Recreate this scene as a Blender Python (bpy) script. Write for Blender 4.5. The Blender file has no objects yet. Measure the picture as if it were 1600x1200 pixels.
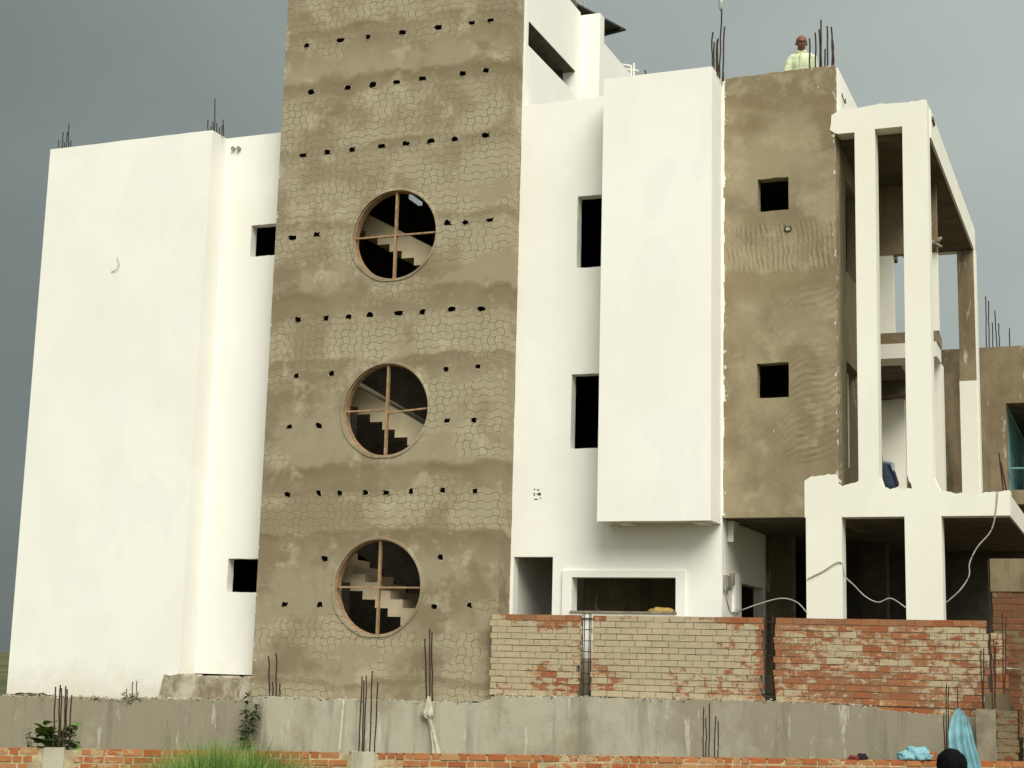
import bpy, bmesh, math, random
from mathutils import Vector, Matrix, geometry, noise
random.seed(7)
S = bpy.context.scene
R_ = math.radians
COL = S.collection

# ------------------------------------------------------------------ camera
CAM = Vector((0, 0, 2.1))
MR = ((0.9296458, 0.36758206, 0.02534004), (-0.04143907, 0.1726447, -0.98411209), (-0.36611678, 0.9138256, 0.17573068))
FP = 2435.158
cd = bpy.data.cameras.new('camera'); cam = bpy.data.objects.new('camera', cd); COL.objects.link(cam)
cd.sensor_width = 36; cd.lens = FP / 1600 * 36; cd.clip_end = 3000; cd.clip_start = .1
cam.matrix_world = Matrix(((MR[0][0], -MR[1][0], -MR[2][0], CAM.x), (MR[0][1], -MR[1][1], -MR[2][1], CAM.y),
                           (MR[0][2], -MR[1][2], -MR[2][2], CAM.z), (0, 0, 0, 1)))
S.camera = cam

def ray(px, py):
    a, b = (px - 800) / FP, (py - 600) / FP
    return Vector([MR[0][i] * a + MR[1][i] * b + MR[2][i] for i in range(3)])
def onY(px, py, Y):
    d = ray(px, py); return CAM + d * (Y / d.y)
def onX(px, py, X):
    d = ray(px, py); return CAM + d * (X / d.x)
def onZ(px, py, Z):
    d = ray(px, py); return CAM + d * ((Z - CAM.z) / d.z)
LA, LB = Vector((-12.61, 15.42, 0)), Vector((-1.5, 22.76, 0))          # line of the low brick wall on the ground
LU = (LB - LA).normalized(); LN = Vector((-LU.y, LU.x, 0))             # along it, and away from the camera
def onL(px, py, off=0.):
    d = ray(px, py); t = (LA + LN * off - CAM).dot(LN) / d.dot(LN); return CAM + d * t

# ------------------------------------------------------------------ render / light
S.view_settings.view_transform = 'Standard'; S.view_settings.look = 'None'
S.view_settings.exposure = 0.42; S.view_settings.gamma = 1
S.cycles.use_denoising = True; S.cycles.max_bounces = 8; S.cycles.diffuse_bounces = 4
SUN_EL, SUN_AZ = R_(45), R_(145)                                       # azimuth clockwise from +Y
sd = bpy.data.lights.new('sun', 'SUN'); so = bpy.data.objects.new('sun', sd); COL.objects.link(so)
sd.energy = 2.6; sd.angle = R_(40); sd.color = (1, .97, .885)
sv = Vector((math.sin(SUN_AZ) * math.cos(SUN_EL), math.cos(SUN_AZ) * math.cos(SUN_EL), math.sin(SUN_EL)))
so.rotation_euler = sv.to_track_quat('Z', 'Y').to_euler(); so.location = (6, -20, 30)
W = bpy.data.worlds.new('World'); S.world = W; W.use_nodes = True
nt = W.node_tree; N = nt.nodes; L = nt.links; N.clear()
def wn(t, **k):
    n = N.new(t)
    for a, b in k.items(): setattr(n, a, b)
    return n
def wm(op, a, b=None, c=None):
    n = wn('ShaderNodeMath', operation=op)
    for i, v in enumerate((a, b, c)):
        if v is None: continue
        if isinstance(v, (int, float)): n.inputs[i].default_value = v
        else: L.new(v, n.inputs[i])
    return n.outputs[0]
tc = wn('ShaderNodeTexCoord'); D = tc.outputs['Generated']
sky = wn('ShaderNodeTexSky', sky_type='NISHITA'); sky.sun_disc = False; sky.sun_elevation = SUN_EL; sky.sun_rotation = SUN_AZ
bg1 = wn('ShaderNodeBackground'); bg1.inputs[1].default_value = .07; L.new(sky.outputs[0], bg1.inputs[0])
def wdot(v):
    n = wn('ShaderNodeVectorMath', operation='DOT_PRODUCT'); L.new(D, n.inputs[0]); n.inputs[1].default_value = v; return n.outputs['Value']
mp = wn('ShaderNodeMapping'); mp.inputs['Scale'].default_value = (1, 1, 2.2); L.new(D, mp.inputs[0])
nz = wn('ShaderNodeTexNoise'); nz.inputs['Scale'].default_value = 2.3; nz.inputs['Detail'].default_value = 5; nz.inputs['Roughness'].default_value = .45
nz.inputs['Distortion'].default_value = .6; L.new(mp.outputs[0], nz.inputs['Vector'])
# storm front darkest low in the west (-X), clearer to the east, up and behind the camera
g = wm('MULTIPLY_ADD', wdot((.80, -.10, .42)), .56, .43)
g = wm('ADD', g, wm('MULTIPLY', wm('SUBTRACT', nz.outputs['Fac'], .5), .20))
cr = wn('ShaderNodeValToRGB'); e = cr.color_ramp.elements
e[0].position = .10; e[0].color = (.085, .102, .097, 1); e[1].position = .92; e[1].color = (.485, .50, .46, 1)
for p_, c_ in ((.28, (.18, .205, .192)), (.48, (.29, .322, .30)), (.68, (.38, .41, .377))):
    k = e.new(p_); k.color = c_ + (1,)
L.new(g, cr.inputs[0])
back = wm('MAXIMUM', wdot((.1, -.86, .45)), 0)                         # bright broken cloud behind the camera
st = wm('MULTIPLY_ADD', back, .5, 1.22)
bg2 = wn('ShaderNodeBackground'); L.new(cr.outputs[0], bg2.inputs[0]); L.new(st, bg2.inputs[1])
mx = wn('ShaderNodeMixShader'); mx.inputs[0].default_value = .96
L.new(bg1.outputs[0], mx.inputs[1]); L.new(bg2.outputs[0], mx.inputs[2])
wo = wn('ShaderNodeOutputWorld'); L.new(mx.outputs[0], wo.inputs[0])

# ------------------------------------------------------------------ material helpers
class MT:
    def __init__(s, name, rough=.85, spec=.25):
        s.m = bpy.data.materials.new(name); s.m.use_nodes = True
        s.t = s.m.node_tree; s.b = s.t.nodes['Principled BSDF']
        s.b.inputs['Roughness'].default_value = rough; s.b.inputs['Specular IOR Level'].default_value = spec
        s._p = None; s.h = None
    def n(s, t, **k):
        n = s.t.nodes.new(t)
        for a, b in k.items(): setattr(n, a, b)
        return n
    def put(s, v, i):
        if hasattr(v, 'links') or hasattr(v, 'is_linked'): s.t.links.new(v, i)
        else: i.default_value = v
    def math(s, op, *a, clamp=False):
        n = s.n('ShaderNodeMath', operation=op, use_clamp=clamp)
        for i, v in enumerate(a): s.put(v, n.inputs[i])
        return n.outputs[0]
    def pos(s):
        if s._p is None:
            g = s.n('ShaderNodeNewGeometry'); s._p = g.outputs['Position']
            x = s.n('ShaderNodeSeparateXYZ'); s.t.links.new(s._p, x.inputs[0]); s.X, s.Y, s.Z = x.outputs
        return s._p
    def noise(s, scale, detail=4, rough=.55, stretch=None, dist=0, off=0):
        v = s.pos()
        if stretch or off:
            m = s.n('ShaderNodeMapping'); m.inputs['Scale'].default_value = stretch or (1, 1, 1); m.inputs['Location'].default_value = (off, off * .7, off * 1.3)
            s.t.links.new(v, m.inputs[0]); v = m.outputs[0]
        n = s.n('ShaderNodeTexNoise'); n.inputs['Scale'].default_value = scale; n.inputs['Detail'].default_value = detail
        n.inputs['Roughness'].default_value = rough; n.inputs['Distortion'].default_value = dist
        s.t.links.new(v, n.inputs['Vector']); return n.outputs['Fac']
    def step(s, v, lo, hi, a=0., b=1.):
        n = s.n('ShaderNodeMapRange'); n.interpolation_type = 'SMOOTHSTEP'
        s.put(v, n.inputs[0])
        for i, q in enumerate((lo, hi, a, b)): s.put(q, n.inputs[i + 1])
        return n.outputs[0]
    def mix(s, f, a, b, blend='MIX'):
        n = s.n('ShaderNodeMix', data_type='RGBA', blend_type=blend); s.put(f, n.inputs[0])
        for v, i in ((a, 6), (b, 7)):
            if isinstance(v, tuple): n.inputs[i].default_value = v + (1,) if len(v) == 3 else v
            else: s.t.links.new(v, n.inputs[i])
        return n.outputs[2]
    def color(s, c):
        if isinstance(c, tuple): s.b.inputs['Base Color'].default_value = c + (1,)
        else: s.t.links.new(c, s.b.inputs['Base Color'])
    def bump(s, h, dist=.01, strength=1.):
        n = s.n('ShaderNodeBump'); n.inputs['Distance'].default_value = dist; n.inputs['Strength'].default_value = strength
        s.t.links.new(h, n.inputs['Height'])
        if s.h is not None: s.t.links.new(s.h, n.inputs['Normal'])
        s.h = n.outputs[0]; s.t.links.new(s.h, s.b.inputs['Normal'])
        return s

def simple(name, c, rough=.85, var=.18, scale=6, bump=.003, spec=.25, metal=0):
    t = MT(name, rough, spec); f = t.noise(scale, 5)
    c2 = tuple(max(0, q * (1 - 2 * var)) for q in c)
    t.color(t.mix(t.step(f, .3, .7), c, c2)); t.bump(t.noise(scale * 5, 4), bump, .6); t.b.inputs['Metallic'].default_value = metal
    return t.m

def m_white(name, c=(.87, .855, .79)):
    t = MT(name, .75, .25)
    f = t.noise(.45, 4, .6); col = t.mix(t.step(f, .35, .7), c, tuple(q * k for q, k in zip(c, (.955, .945, .92))))
    rl = t.noise(1.1, 2, .4, (1, 1, .5), off=41.); col = t.mix(t.step(rl, .50, .53, 0., .5), col, tuple(q * .94 for q in c))
    dr = t.noise(2.2, 5, .6, (1, 1, .12), off=3.)                      # faint rain runs
    col = t.mix(t.math('MULTIPLY', t.step(dr, .55, .8), .05), col, (.52, .47, .36))
    sp = t.noise(9, 6, .7, off=9.); col = t.mix(t.math('MULTIPLY', t.step(sp, .68, .76), .25), col, (.50, .45, .34))
    low = t.step(t.math('ADD', t.Z, t.math('MULTIPLY', t.noise(2.5, 5, off=2.), 1.1)), 2.5, 1.75)
    mud = t.math('MULTIPLY', t.step(t.noise(20, 5, .7, off=27.), .56, .66), t.step(t.Z, 2.6, 1.4)); col = t.mix(t.math('MULTIPLY', mud, .45), col, (.42, .36, .26))
    col = t.mix(t.math('MULTIPLY', low, .45), col, (.48, .42, .31))
    t.color(col); t.bump(t.noise(1.6, 5), .012, .35); t.bump(t.noise(45, 3), .0025, .5)
    return t.m

def m_tower():
    t = MT('scored_cement_plaster', .9, .15); t.pos()
    X, Z = t.X, t.Z
    U = t.math('ADD', X, t.Y)                                          # the side faces get the pattern too
    big = t.noise(.9, 5, .6); med = t.noise(3.2, 5, .6, off=4.); fine = t.noise(22, 4, .6)
    zz = t.math('ADD', Z, t.math('MULTIPLY', t.math('SUBTRACT', t.noise(1.1, 4, .55, (1, 1, .25), off=7.), .5), .55))
    zz = t.math('ADD', zz, t.math('MULTIPLY', t.math('SUBTRACT', med, .5), .16))
    r = t.n('ShaderNodeValToRGB'); el = r.color_ramp.elements
    def q(z): return (z - 1.2) / 14.4
    edges = [(1.75, .2), (4.30, .75), (5.45, .75), (7.33, .55), (8.55, .72), (9.85, .3), (11.32, .42), (12.60, .60), (13.60, .78), (14.7, .5)]
    el[0].position = 0; el[0].color = (0, 0, 0, 1); el[1].position = 1; el[1].color = (0, 0, 0, 1)
    for z, d in edges:
        for zp, v in ((z - d, 0.08), (z - .06, 1), (z + .015, .0)):
            k = el.new(q(zp)); k.color = (v, v, v, 1)
    t.t.links.new(t.math('DIVIDE', t.math('SUBTRACT', zz, 1.2), 14.4), r.inputs[0])
    band = r.outputs[0]
    damp = t.math('MULTIPLY', band, t.step(t.noise(.8, 3, off=12.), .32, .58, .55, 1.))
    pt = t.step(big, .47, .62)                                         # smooth darker patches of fresh float finish
    damp = t.math('MAXIMUM', damp, t.math('MULTIPLY', pt, .72))
    col = t.mix(med, (.355, .302, .205), (.285, .238, .157))
    col = t.mix(t.math('MULTIPLY', damp, .95), col, (.190, .142, .082))
    pale = t.step(t.noise(1.7, 5, .6, off=21.), .56, .68)
    col = t.mix(t.math('MULTIPLY', pale, .45), col, (.50, .445, .31))
    # scored paver-like lines
    wob = t.math('MULTIPLY', t.math('SUBTRACT', t.noise(4.5, 3, .5, off=31.), .5), .22)
    wob2 = t.math('MULTIPLY', t.math('SUBTRACT', t.noise(3.8, 3, .5, off=43.), .5), .22)
    u = t.math('ADD', t.math('DIVIDE', U, .134), t.math('ADD', t.math('MULTIPLY', t.math('SINE', t.math('MULTIPLY', Z, 2 * math.pi / .256)), .18), wob))
    v = t.math('ADD', t.math('DIVIDE', Z, .128), t.math('ADD', t.math('MULTIPLY', t.math('SINE', t.math('MULTIPLY', U, 2 * math.pi / .268)), .15), wob2))
    def line(a, wd):
        f = t.math('ABSOLUTE', t.math('SUBTRACT', t.math('FRACT', a), .5)); return t.step(f, .5 - wd, .5)
    hv = t.noise(1.6, 3, .5, off=81.)
    ln = t.math('MAXIMUM', t.math('MULTIPLY', line(u, .055), t.step(hv, .40, .52, .25, 1.)), t.math('MULTIPLY', line(v, .055), t.step(hv, .64, .52, .3, 1.)))
    brk = t.step(t.noise(7, 3, off=51.), .30, .52, .2, 1.)                     # lines fade in and out
    rb = t.n('ShaderNodeValToRGB'); eb = rb.color_ramp.elements; eb[0].color = (.35, .35, .35, 1); eb[1].color = (.6, .6, .6, 1)
    for z, v in ((2.7, .38), (2.9, .2), (4.2, .15), (4.3, .95), (4.85, .9), (5.0, .25), (6.6, .35), (7.1, .6), (7.3, .9), (8.0, .85), (8.15, .3), (8.9, .45), (9.2, .8), (10.4, .75), (10.6, .9), (11.15, .8), (11.35, .95), (12.25, .95), (12.4, .1), (13.1, .25), (13.35, .9), (14.0, .8)):
        k = eb.new(q(z)); k.color = (v, v, v, 1)
    t.t.links.new(t.math('DIVIDE', t.math('SUBTRACT', zz, 1.2), 14.4), rb.inputs[0])
    rgn = t.math('ADD', t.noise(1.0, 4, .5, (1, 1, 1.6), off=61.), t.math('MULTIPLY', t.math('SUBTRACT', rb.outputs[0], .55), .32))
    reg = t.math('MULTIPLY', t.step(rgn, .45, .51), t.math('SUBTRACT', 1., t.math('MULTIPLY', damp, .62)))
    ln = t.math('MULTIPLY', t.math('MULTIPLY', ln, brk), reg)
    col = t.mix(t.math('MULTIPLY', reg, .30), col, (.48, .425, .295))
    col = t.mix(t.math('MULTIPLY', ln, .85), col, (.105, .08, .048))
    # white paint splashes by the painted neighbours
    sp = t.noise(17, 5, .65, (1, 1, .6), off=71.)
    near = t.math('MAXIMUM', t.step(t.Y, 24.36, 24.5), t.step(X, -14.22, -14.36))
    col = t.mix(t.math('MULTIPLY', t.step(t.math('ADD', sp, t.math('MULTIPLY', near, .14)), .72, .76), .8), col, (.7, .67, .56))
    t.color(col)
    t.bump(med, .02, .5); t.bump(t.math('MULTIPLY', ln, -1.), .010, .8); t.bump(fine, .004, .6); t.bump(damp, .006, .5)
    return t.m

def m_trowel():
    t = MT('trowelled_cement_plaster', .9, .15); t.pos(); X, Z = t.X, t.Z
    big = t.noise(.8, 5, .6, off=3.); med = t.noise(2.8, 5, .6, off=5.); w = t.noise(2.0, 3, off=8.)
    col = t.mix(t.step(big, .36, .64), (.310, .258, .162), (.215, .170, .103))
    col = t.mix(t.math('MULTIPLY', t.step(med, .5, .7), .5), col, (.40, .345, .225))
    zj = t.math('ADD', Z, t.math('MULTIPLY', t.math('SUBTRACT', med, .5), .35))
    def slab(lo, hi, s=.05): return t.math('MULTIPLY', t.step(zj, lo - s, lo + s), t.step(zj, hi + s, hi - s))
    # upright comb strokes over the floor beam, sweeping sideways strokes below
    up = t.math('SINE', t.math('MULTIPLY', t.math('ADD', t.math('ADD', X, t.math('MULTIPLY', w, .16)), t.math('MULTIPLY', Z, .05)), 2 * math.pi / .082))
    up = t.math('MULTIPLY', t.math('MULTIPLY', up, slab(8.50, 9.28)), t.step(t.noise(5, 3, off=9.), .3, .55))
    xr = t.math('ADD', X, 4.6); arc = t.math('MULTIPLY', t.math('MULTIPLY', xr, t.math('ABSOLUTE', xr)), .95)
    sw = t.math('SINE', t.math('MULTIPLY', t.math('ADD', t.math('SUBTRACT', Z, arc), t.math('MULTIPLY', w, .26)), 2 * math.pi / .115))
    rg = t.math('MULTIPLY', t.step(t.noise(1.3, 3, off=14.), .36, .5), slab(5.2, 8.15, .1))
    sw = t.math('MULTIPLY', t.math('MULTIPLY', sw, rg), t.step(t.math('ABSOLUTE', t.math('ADD', X, 5.28)), .15, .42, .45, 1.))
    h = t.math('ADD', up, t.math('MULTIPLY', sw, .5))
    h = t.math('MULTIPLY', h, t.step(t.noise(4.5, 5, .65, (1, 1, .6), off=33.), .36, .60, .15, 1.))
    col = t.mix(t.step(h, .25, 1., 0., .22), col, (.47, .41, .28)); col = t.mix(t.step(h, -.25, -1., 0., .28), col, (.15, .115, .065))
    joint = t.math('MULTIPLY', t.math('MULTIPLY', t.step(t.math('ABSOLUTE', t.math('SUBTRACT', zj, 10.48)), .05, .0), t.step(big, .4, .55)), .55)
    col = t.mix(joint, col, (.17, .13, .075))
    dk = t.math('MULTIPLY', t.math('MULTIPLY', t.step(zj, 7.85, 8.3), t.step(zj, 8.6, 8.45)), .55)
    col = t.mix(dk, col, (.21, .155, .08))
    dk = t.math('MULTIPLY', t.step(t.math('ABSOLUTE', t.math('SUBTRACT', zj, 11.15)), .5, .1), t.step(big, .42, .6))
    col = t.mix(t.math('MULTIPLY', dk, .6), col, (.215, .155, .08))
    near = t.math('MAXIMUM', t.step(X, -5.98, -6.11), t.math('MAXIMUM', t.step(X, -4.36, -4.25), t.step(Z, 11.8, 11.92)))
    sp = t.noise(14, 5, .65, (1, 1, .55), off=17.)
    col = t.mix(t.math('MULTIPLY', t.step(t.math('ADD', sp, t.math('MULTIPLY', near, .13)), .70, .74), .85), col, (.72, .69, .58))
    t.color(col); t.bump(h, .012, .6); t.bump(t.noise(26, 4), .004, .6); t.bump(med, .02, .5)
    return t.m

def m_concrete(name, a, b, stain=(.16, .14, .10), run=.5, sc=1., base=None):
    t = MT(name, .9, .15); t.pos()
    f = t.noise(.9 * sc, 6, .65, (1, 1, .7)); g2 = t.noise(2.6 * sc, 5, .6, off=5.)
    f0 = t.math('ADD', f, t.math('MULTIPLY', g2, .35))
    if base: f0 = t.math('ADD', f0, base(t))
    col = t.mix(t.step(f0, .50, .82), a, b)
    dr = t.noise(3.4, 5, .65, (1, 1, .10), off=8.)
    col = t.mix(t.math('MULTIPLY', t.step(dr, .50, .70), run), col, stain)
    pl = t.noise(5.5, 5, .7, (1, 1, .16), off=15.)
    col = t.mix(t.math('MULTIPLY', t.step(pl, .61, .66), .55), col, (.60, .57, .48))
    sp = t.noise(30, 4, .7, off=22.); col = t.mix(t.math('MULTIPLY', t.step(sp, .63, .75), .4), col, stain)
    t.color(col); t.bump(g2, .03, .5); t.bump(t.noise(34, 4), .005, .7)
    return t.m

def m_brick(name, reds, mort, smear, lo=.42, hi=.62, zlow=None, xred=None):
    t = MT(name, .92, .12); t.pos()
    g = t.n('ShaderNodeNewGeometry'); rnd = g.outputs['Random Per Island']
    r = t.n('ShaderNodeValToRGB'); r.color_ramp.interpolation = 'LINEAR'; el = r.color_ramp.elements
    el[0].color = reds[0] + (1,); el[1].color = reds[-1] + (1,)
    for i, c in enumerate(reds[1:-1]):
        k = el.new((i + 1) / (len(reds) - 1)); k.color = c + (1,)
    t.t.links.new(rnd, r.inputs[0])
    col = t.mix(t.math('MULTIPLY', t.noise(24, 4), .45), r.outputs[0], tuple(q * .45 for q in reds[0]))
    f = t.noise(8.5, 5, .65, (1, 1, 1.9)); f = t.math('ADD', f, t.math('MULTIPLY', t.math('SUBTRACT', t.noise(.62, 3, off=3.), .5), 1.15))
    f = t.math('ADD', f, t.math('MULTIPLY', t.math('SUBTRACT', rnd, .5), .16))
    if xred:                                                           # less slurry low down and towards the ends
        f = t.math('ADD', f, xred(t))
    m = t.step(f, lo, hi)
    mc = t.mix(t.noise(3, 4, off=6.), mort, tuple(q * .72 for q in mort))
    mc = t.mix(t.math('MULTIPLY', t.step(t.noise(40, 3), .55, .75), .35), mc, tuple(q * .45 for q in mort))
    col = t.mix(t.math('MULTIPLY', m, smear), col, mc)
    fl = t.noise(26, 4, .7, (1, 1, 2.2), off=55.); col = t.mix(t.math('MULTIPLY', t.step(fl, .64, .72), .35), col, tuple(q * .35 for q in reds[0]))
    t.color(col); t.bump(f, .010, .6); t.bump(t.noise(60, 4), .004, .7)
    return t.m

MAT = {}
MAT['white'] = m_white('white_wall_paint'); MAT['cream'] = m_white('cream_wall_paint', (.82, .80, .70))
MAT['white2'] = m_white('thin_white_paint', (.74, .72, .63))
MAT['tower'] = m_tower(); MAT['trowel'] = m_trowel()
MAT['retain'] = m_concrete('old_plaster', (.44, .41, .315), (.30, .265, .19), (.165, .15, .11), .55, base=lambda t: t.math('ADD', t.math('MULTIPLY', t.math('SUBTRACT', t.math('MAXIMUM', t.step(t.X, -13.9, -14.4), t.step(t.X, -8.5, -4.5)), .35), .32), 0.))
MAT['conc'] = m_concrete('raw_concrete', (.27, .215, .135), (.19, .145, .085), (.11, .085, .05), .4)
MAT['darkconc2'] = m_concrete('smooth_dark_cement', (.24, .20, .125), (.19, .15, .09), (.12, .09, .055), .3)  # smooth, darker cement for the block's side wall in the gap
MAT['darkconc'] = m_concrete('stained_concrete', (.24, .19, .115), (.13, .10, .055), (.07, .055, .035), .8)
MAT['inside'] = simple('darkened_interior_plaster', (.10, .085, .06), .95)  # bare plaster darkened, the shade of the rooms put into its colour
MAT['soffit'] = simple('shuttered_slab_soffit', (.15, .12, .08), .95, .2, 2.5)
MAT['jamb'] = simple('unpainted_reveal', (.30, .26, .18), .9)
MAT['stair'] = simple('cast_stair_concrete', (.78, .65, .44), .9, .08, 3)
MAT['frame'] = simple('primed_steel_frame', (.42, .27, .15), .6, .2, 12)
MAT['rebar'] = simple('rusty_rebar', (.060, .038, .026), .8, .3, 30, .001)
MAT['wire'] = simple('grey_cable', (.45, .43, .38), .6)
MAT['steel'] = simple('galvanised_steel', (.35, .34, .30), .5, .15, 10, .001, .4, .4)
MAT['teal'] = simple('teal_paint', (.20, .42, .40), .8, .15, 3)
MAT['ledge'] = m_concrete('crumbling_mortar', (.50, .46, .36), (.24, .19, .12), (.10, .08, .05), .5, 3.)
MAT['brickA'] = m_brick('slurry_coated_brick', [(.33, .115, .05), (.38, .17, .08), (.29, .15, .085), (.44, .22, .10)], (.54, .455, .30), .92,
                        .30, .46, xred=lambda t: t.math('ADD', t.math('ADD', t.step(t.Z, 2.3, 1.9, .10, -.02), t.step(t.Z, 2.74, 2.79, 0., -.26)),
                        t.math('ADD', t.step(t.X, -5.48, -5.33, 0., -.22), t.math('MULTIPLY', t.step(t.X, -5.3, -5.0, .0, -.06), t.step(t.Z, 2.75, 2.2)))))
MAT['mortA'] = simple('raked_mortar', (.26, .21, .135), .95, .2, 9)
MAT['brickB'] = m_brick('orange_brick', [(.42, .13, .045), (.34, .11, .045), (.47, .20, .08), (.39, .15, .055), (.46, .29, .15)], (.50, .40, .24), .8, .62, .75)
MAT['mortB'] = simple('pale_mortar', (.50, .40, .24), .95, .2, 9)
MAT['brickC'] = m_brick('dark_brown_brick', [(.22, .09, .045), (.17, .085, .045), (.25, .11, .05)], (.23, .175, .10), 1., .40, .52)  # dark brown brick of the gate post and side wall
MAT['hole'] = simple('dark_hole', (.035, .025, .017), .95)  # near black, shade inside the put-log holes put into their side faces
MAT['leaf'] = simple('leaf', (.16, .27, .06), .6, .3, 8, .001)
MAT['leaf2'] = simple('dark_leaf', (.075, .13, .035), .6, .3, 9, .001)
MAT['grass'] = simple('long_grass', (.19, .33, .06), .7, .35, 3, .001)
MAT['straw'] = simple('dry_grass', (.50, .44, .27), .8, .15, 6, .001)
MAT['earth'] = simple('earth', (.18, .14, .085), .95, .25, 1.5, .02)
MAT['stem'] = simple('stem', (.22, .20, .12), .8)

# ------------------------------------------------------------------ object helpers
def tag(o, label=None, cat=None, group=None, kind=None):
    for k, v in (('label', label), ('category', cat), ('group', group), ('kind', kind)):
        if v: o[k] = v
    return o
def thing(name, loc, label, cat, group=None):
    o = bpy.data.objects.new(name, None); COL.objects.link(o); o.location = loc; o.empty_display_size = .2
    return tag(o, label, cat, group)
def wloc(o):
    v = Vector((0, 0, 0))
    while o is not None: v += o.location; o = o.parent
    return v
def obj(name, bm, mat, parent=None, smooth=False, origin=None):
    """links a bmesh given in world coordinates"""
    me = bpy.data.meshes.new(name)
    bmesh.ops.recalc_face_normals(bm, faces=bm.faces[:])
    o = bpy.data.objects.new(name, me); COL.objects.link(o)
    if parent is not None: o.parent = parent; off = wloc(parent)
    else:
        if origin is None and bm.verts:
            xs = [v.co for v in bm.verts]; origin = Vector(((min(c.x for c in xs) + max(c.x for c in xs)) / 2, (min(c.y for c in xs) + max(c.y for c in xs)) / 2, min(c.z for c in xs)))
        o.location = origin or (0, 0, 0); off = Vector(o.location)
    bmesh.ops.translate(bm, verts=bm.verts[:], vec=-off)
    bm.to_mesh(me); bm.free()
    if smooth:
        for p in me.polygons: p.use_smooth = True
    for m in (mat if isinstance(mat, (list, tuple)) else [mat]): me.materials.append(MAT[m] if isinstance(m, str) else m)
    return o
def box(bm, x0, x1, y0, y1, z0, z1, j=0.):
    r = lambda: random.uniform(-j, j)
    v = [bm.verts.new((x + r(), y + r(), z + r())) for x in (x0, x1) for y in (y0, y1) for z in (z0, z1)]
    for f in ((0, 1, 3, 2), (4, 6, 7, 5), (0, 4, 5, 1), (2, 3, 7, 6), (0, 2, 6, 4), (1, 5, 7, 3)): bm.faces.new([v[i] for i in f])
    return v
def boxo(name, mat, parent, *a, **k):
    bm = bmesh.new(); box(bm, *a); 
    return obj(name, bm, mat, parent, **k)
def tube(bm, pts, r, n=6, cap=True):
    pts = [Vector(p) for p in pts]; rings = []
    for i, p in enumerate(pts):
        d = (pts[min(i + 1, len(pts) - 1)] - pts[max(i - 1, 0)]).normalized()
        a = d.cross(Vector((0, 0, 1)) if abs(d.z) < .9 else Vector((1, 0, 0))).normalized(); b = d.cross(a)
        rr = r[i] if isinstance(r, (list, tuple)) else r
        rings.append([bm.verts.new(p + a * math.cos(2 * math.pi * k / n) * rr + b * math.sin(2 * math.pi * k / n) * rr) for k in range(n)])
    for q, w in zip(rings, rings[1:]):
        for k in range(n): bm.faces.new((q[k], q[(k + 1) % n], w[(k + 1) % n], w[k]))
    if cap: bm.faces.new(rings[0]); bm.faces.new(rings[-1])
def smoothpath(pts, sub=6):
    pts = [Vector(p) for p in pts]; out = []
    for i in range(len(pts) - 1):
        p0, p1, p2, p3 = pts[max(i - 1, 0)], pts[i], pts[i + 1], pts[min(i + 2, len(pts) - 1)]
        for k in range(sub):
            t = k / sub
            out.append(.5 * ((2 * p1) + (p2 - p0) * t + (2 * p0 - 5 * p1 + 4 * p2 - p3) * t * t + (3 * p1 - p0 - 3 * p2 + p3) * t ** 3))
    out.append(pts[-1]); return out
def rag(p, q, amp=.02, step=.06, side=1):
    """points from p (included) to q (left out), jittered across"""
    p, q = Vector(p), Vector(q); n = max(2, int((q - p).length / step)); d = (q - p).normalized(); s = Vector((-d.y, d.x)); out = []
    for i in range(n):
        t = i / n; a = 0 if i == 0 else (noise.noise(Vector((p.x * 3 + t * n * .37, p.y * 5, 1.7))) + random.uniform(-.45, .45)) * amp
        out.append(tuple(p + (q - p) * t + s * a))
    return out
def rect(x0, x1, z0, z1): return [(x0, z0), (x1, z0), (x1, z1), (x0, z1)]
def plate(name, mat, parent, outer, holes=(), at=0., th=.2, axis='Y', bm=None, link=True, dark=None):
    """wall with openings: outline and holes in its plane, front face at `at`, thickness behind it"""
    own = bm is None
    if own: bm = bmesh.new()
    pts, edges = [], []
    for lp in [outer] + list(holes):
        b = len(pts); pts += [Vector(p) for p in lp]; edges += [(b + i, b + (i + 1) % len(lp)) for i in range(len(lp))]
    vs, es, fs, *_ = geometry.delaunay_2d_cdt(pts, edges, [], 0, 1e-6)
    def ins(c, lp):
        r = False
        for i in range(len(lp)):
            (xa, ya), (xb, yb) = lp[i - 1], lp[i]
            if (ya > c.y) != (yb > c.y) and c.x < (xb - xa) * (c.y - ya) / (yb - ya) + xa: r = not r
        return r
    fs = [f for f in fs if (lambda c: ins(c, outer) and not any(ins(c, h) for h in holes))(sum((vs[i] for i in f), Vector((0, 0))) / len(f))]
    def w(p, d): return (p[0], at + d, p[1]) if axis == 'Y' else (at - d, p[0], p[1])
    A = [bm.verts.new(w(p, 0)) for p in vs]; B = [bm.verts.new(w(p, th)) for p in vs]
    for f in fs: bm.faces.new([A[i] for i in f]); bm.faces.new([B[i] for i in reversed(f)])
    cnt = {}
    for f in fs:
        for i in range(len(f)):
            k = tuple(sorted((f[i], f[(i + 1) % len(f)]))); cnt[k] = cnt.get(k, 0) + 1
    for (i, j), c in cnt.items():
        if c == 1:
            fc = bm.faces.new((A[i], A[j], B[j], B[i]))
            if dark and any(abs(vs[i].x - h[0]) < .12 and abs(vs[i].y - h[1]) < .1 for h in dark): fc.material_index = 1
    if own and link: return obj(name, bm, mat, parent)
    return bm
def circle(cx, cz, r, n=64): return [(cx + r * math.cos(2 * math.pi * i / n), cz + r * math.sin(2 * math.pi * i / n)) for i in range(n)]
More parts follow.
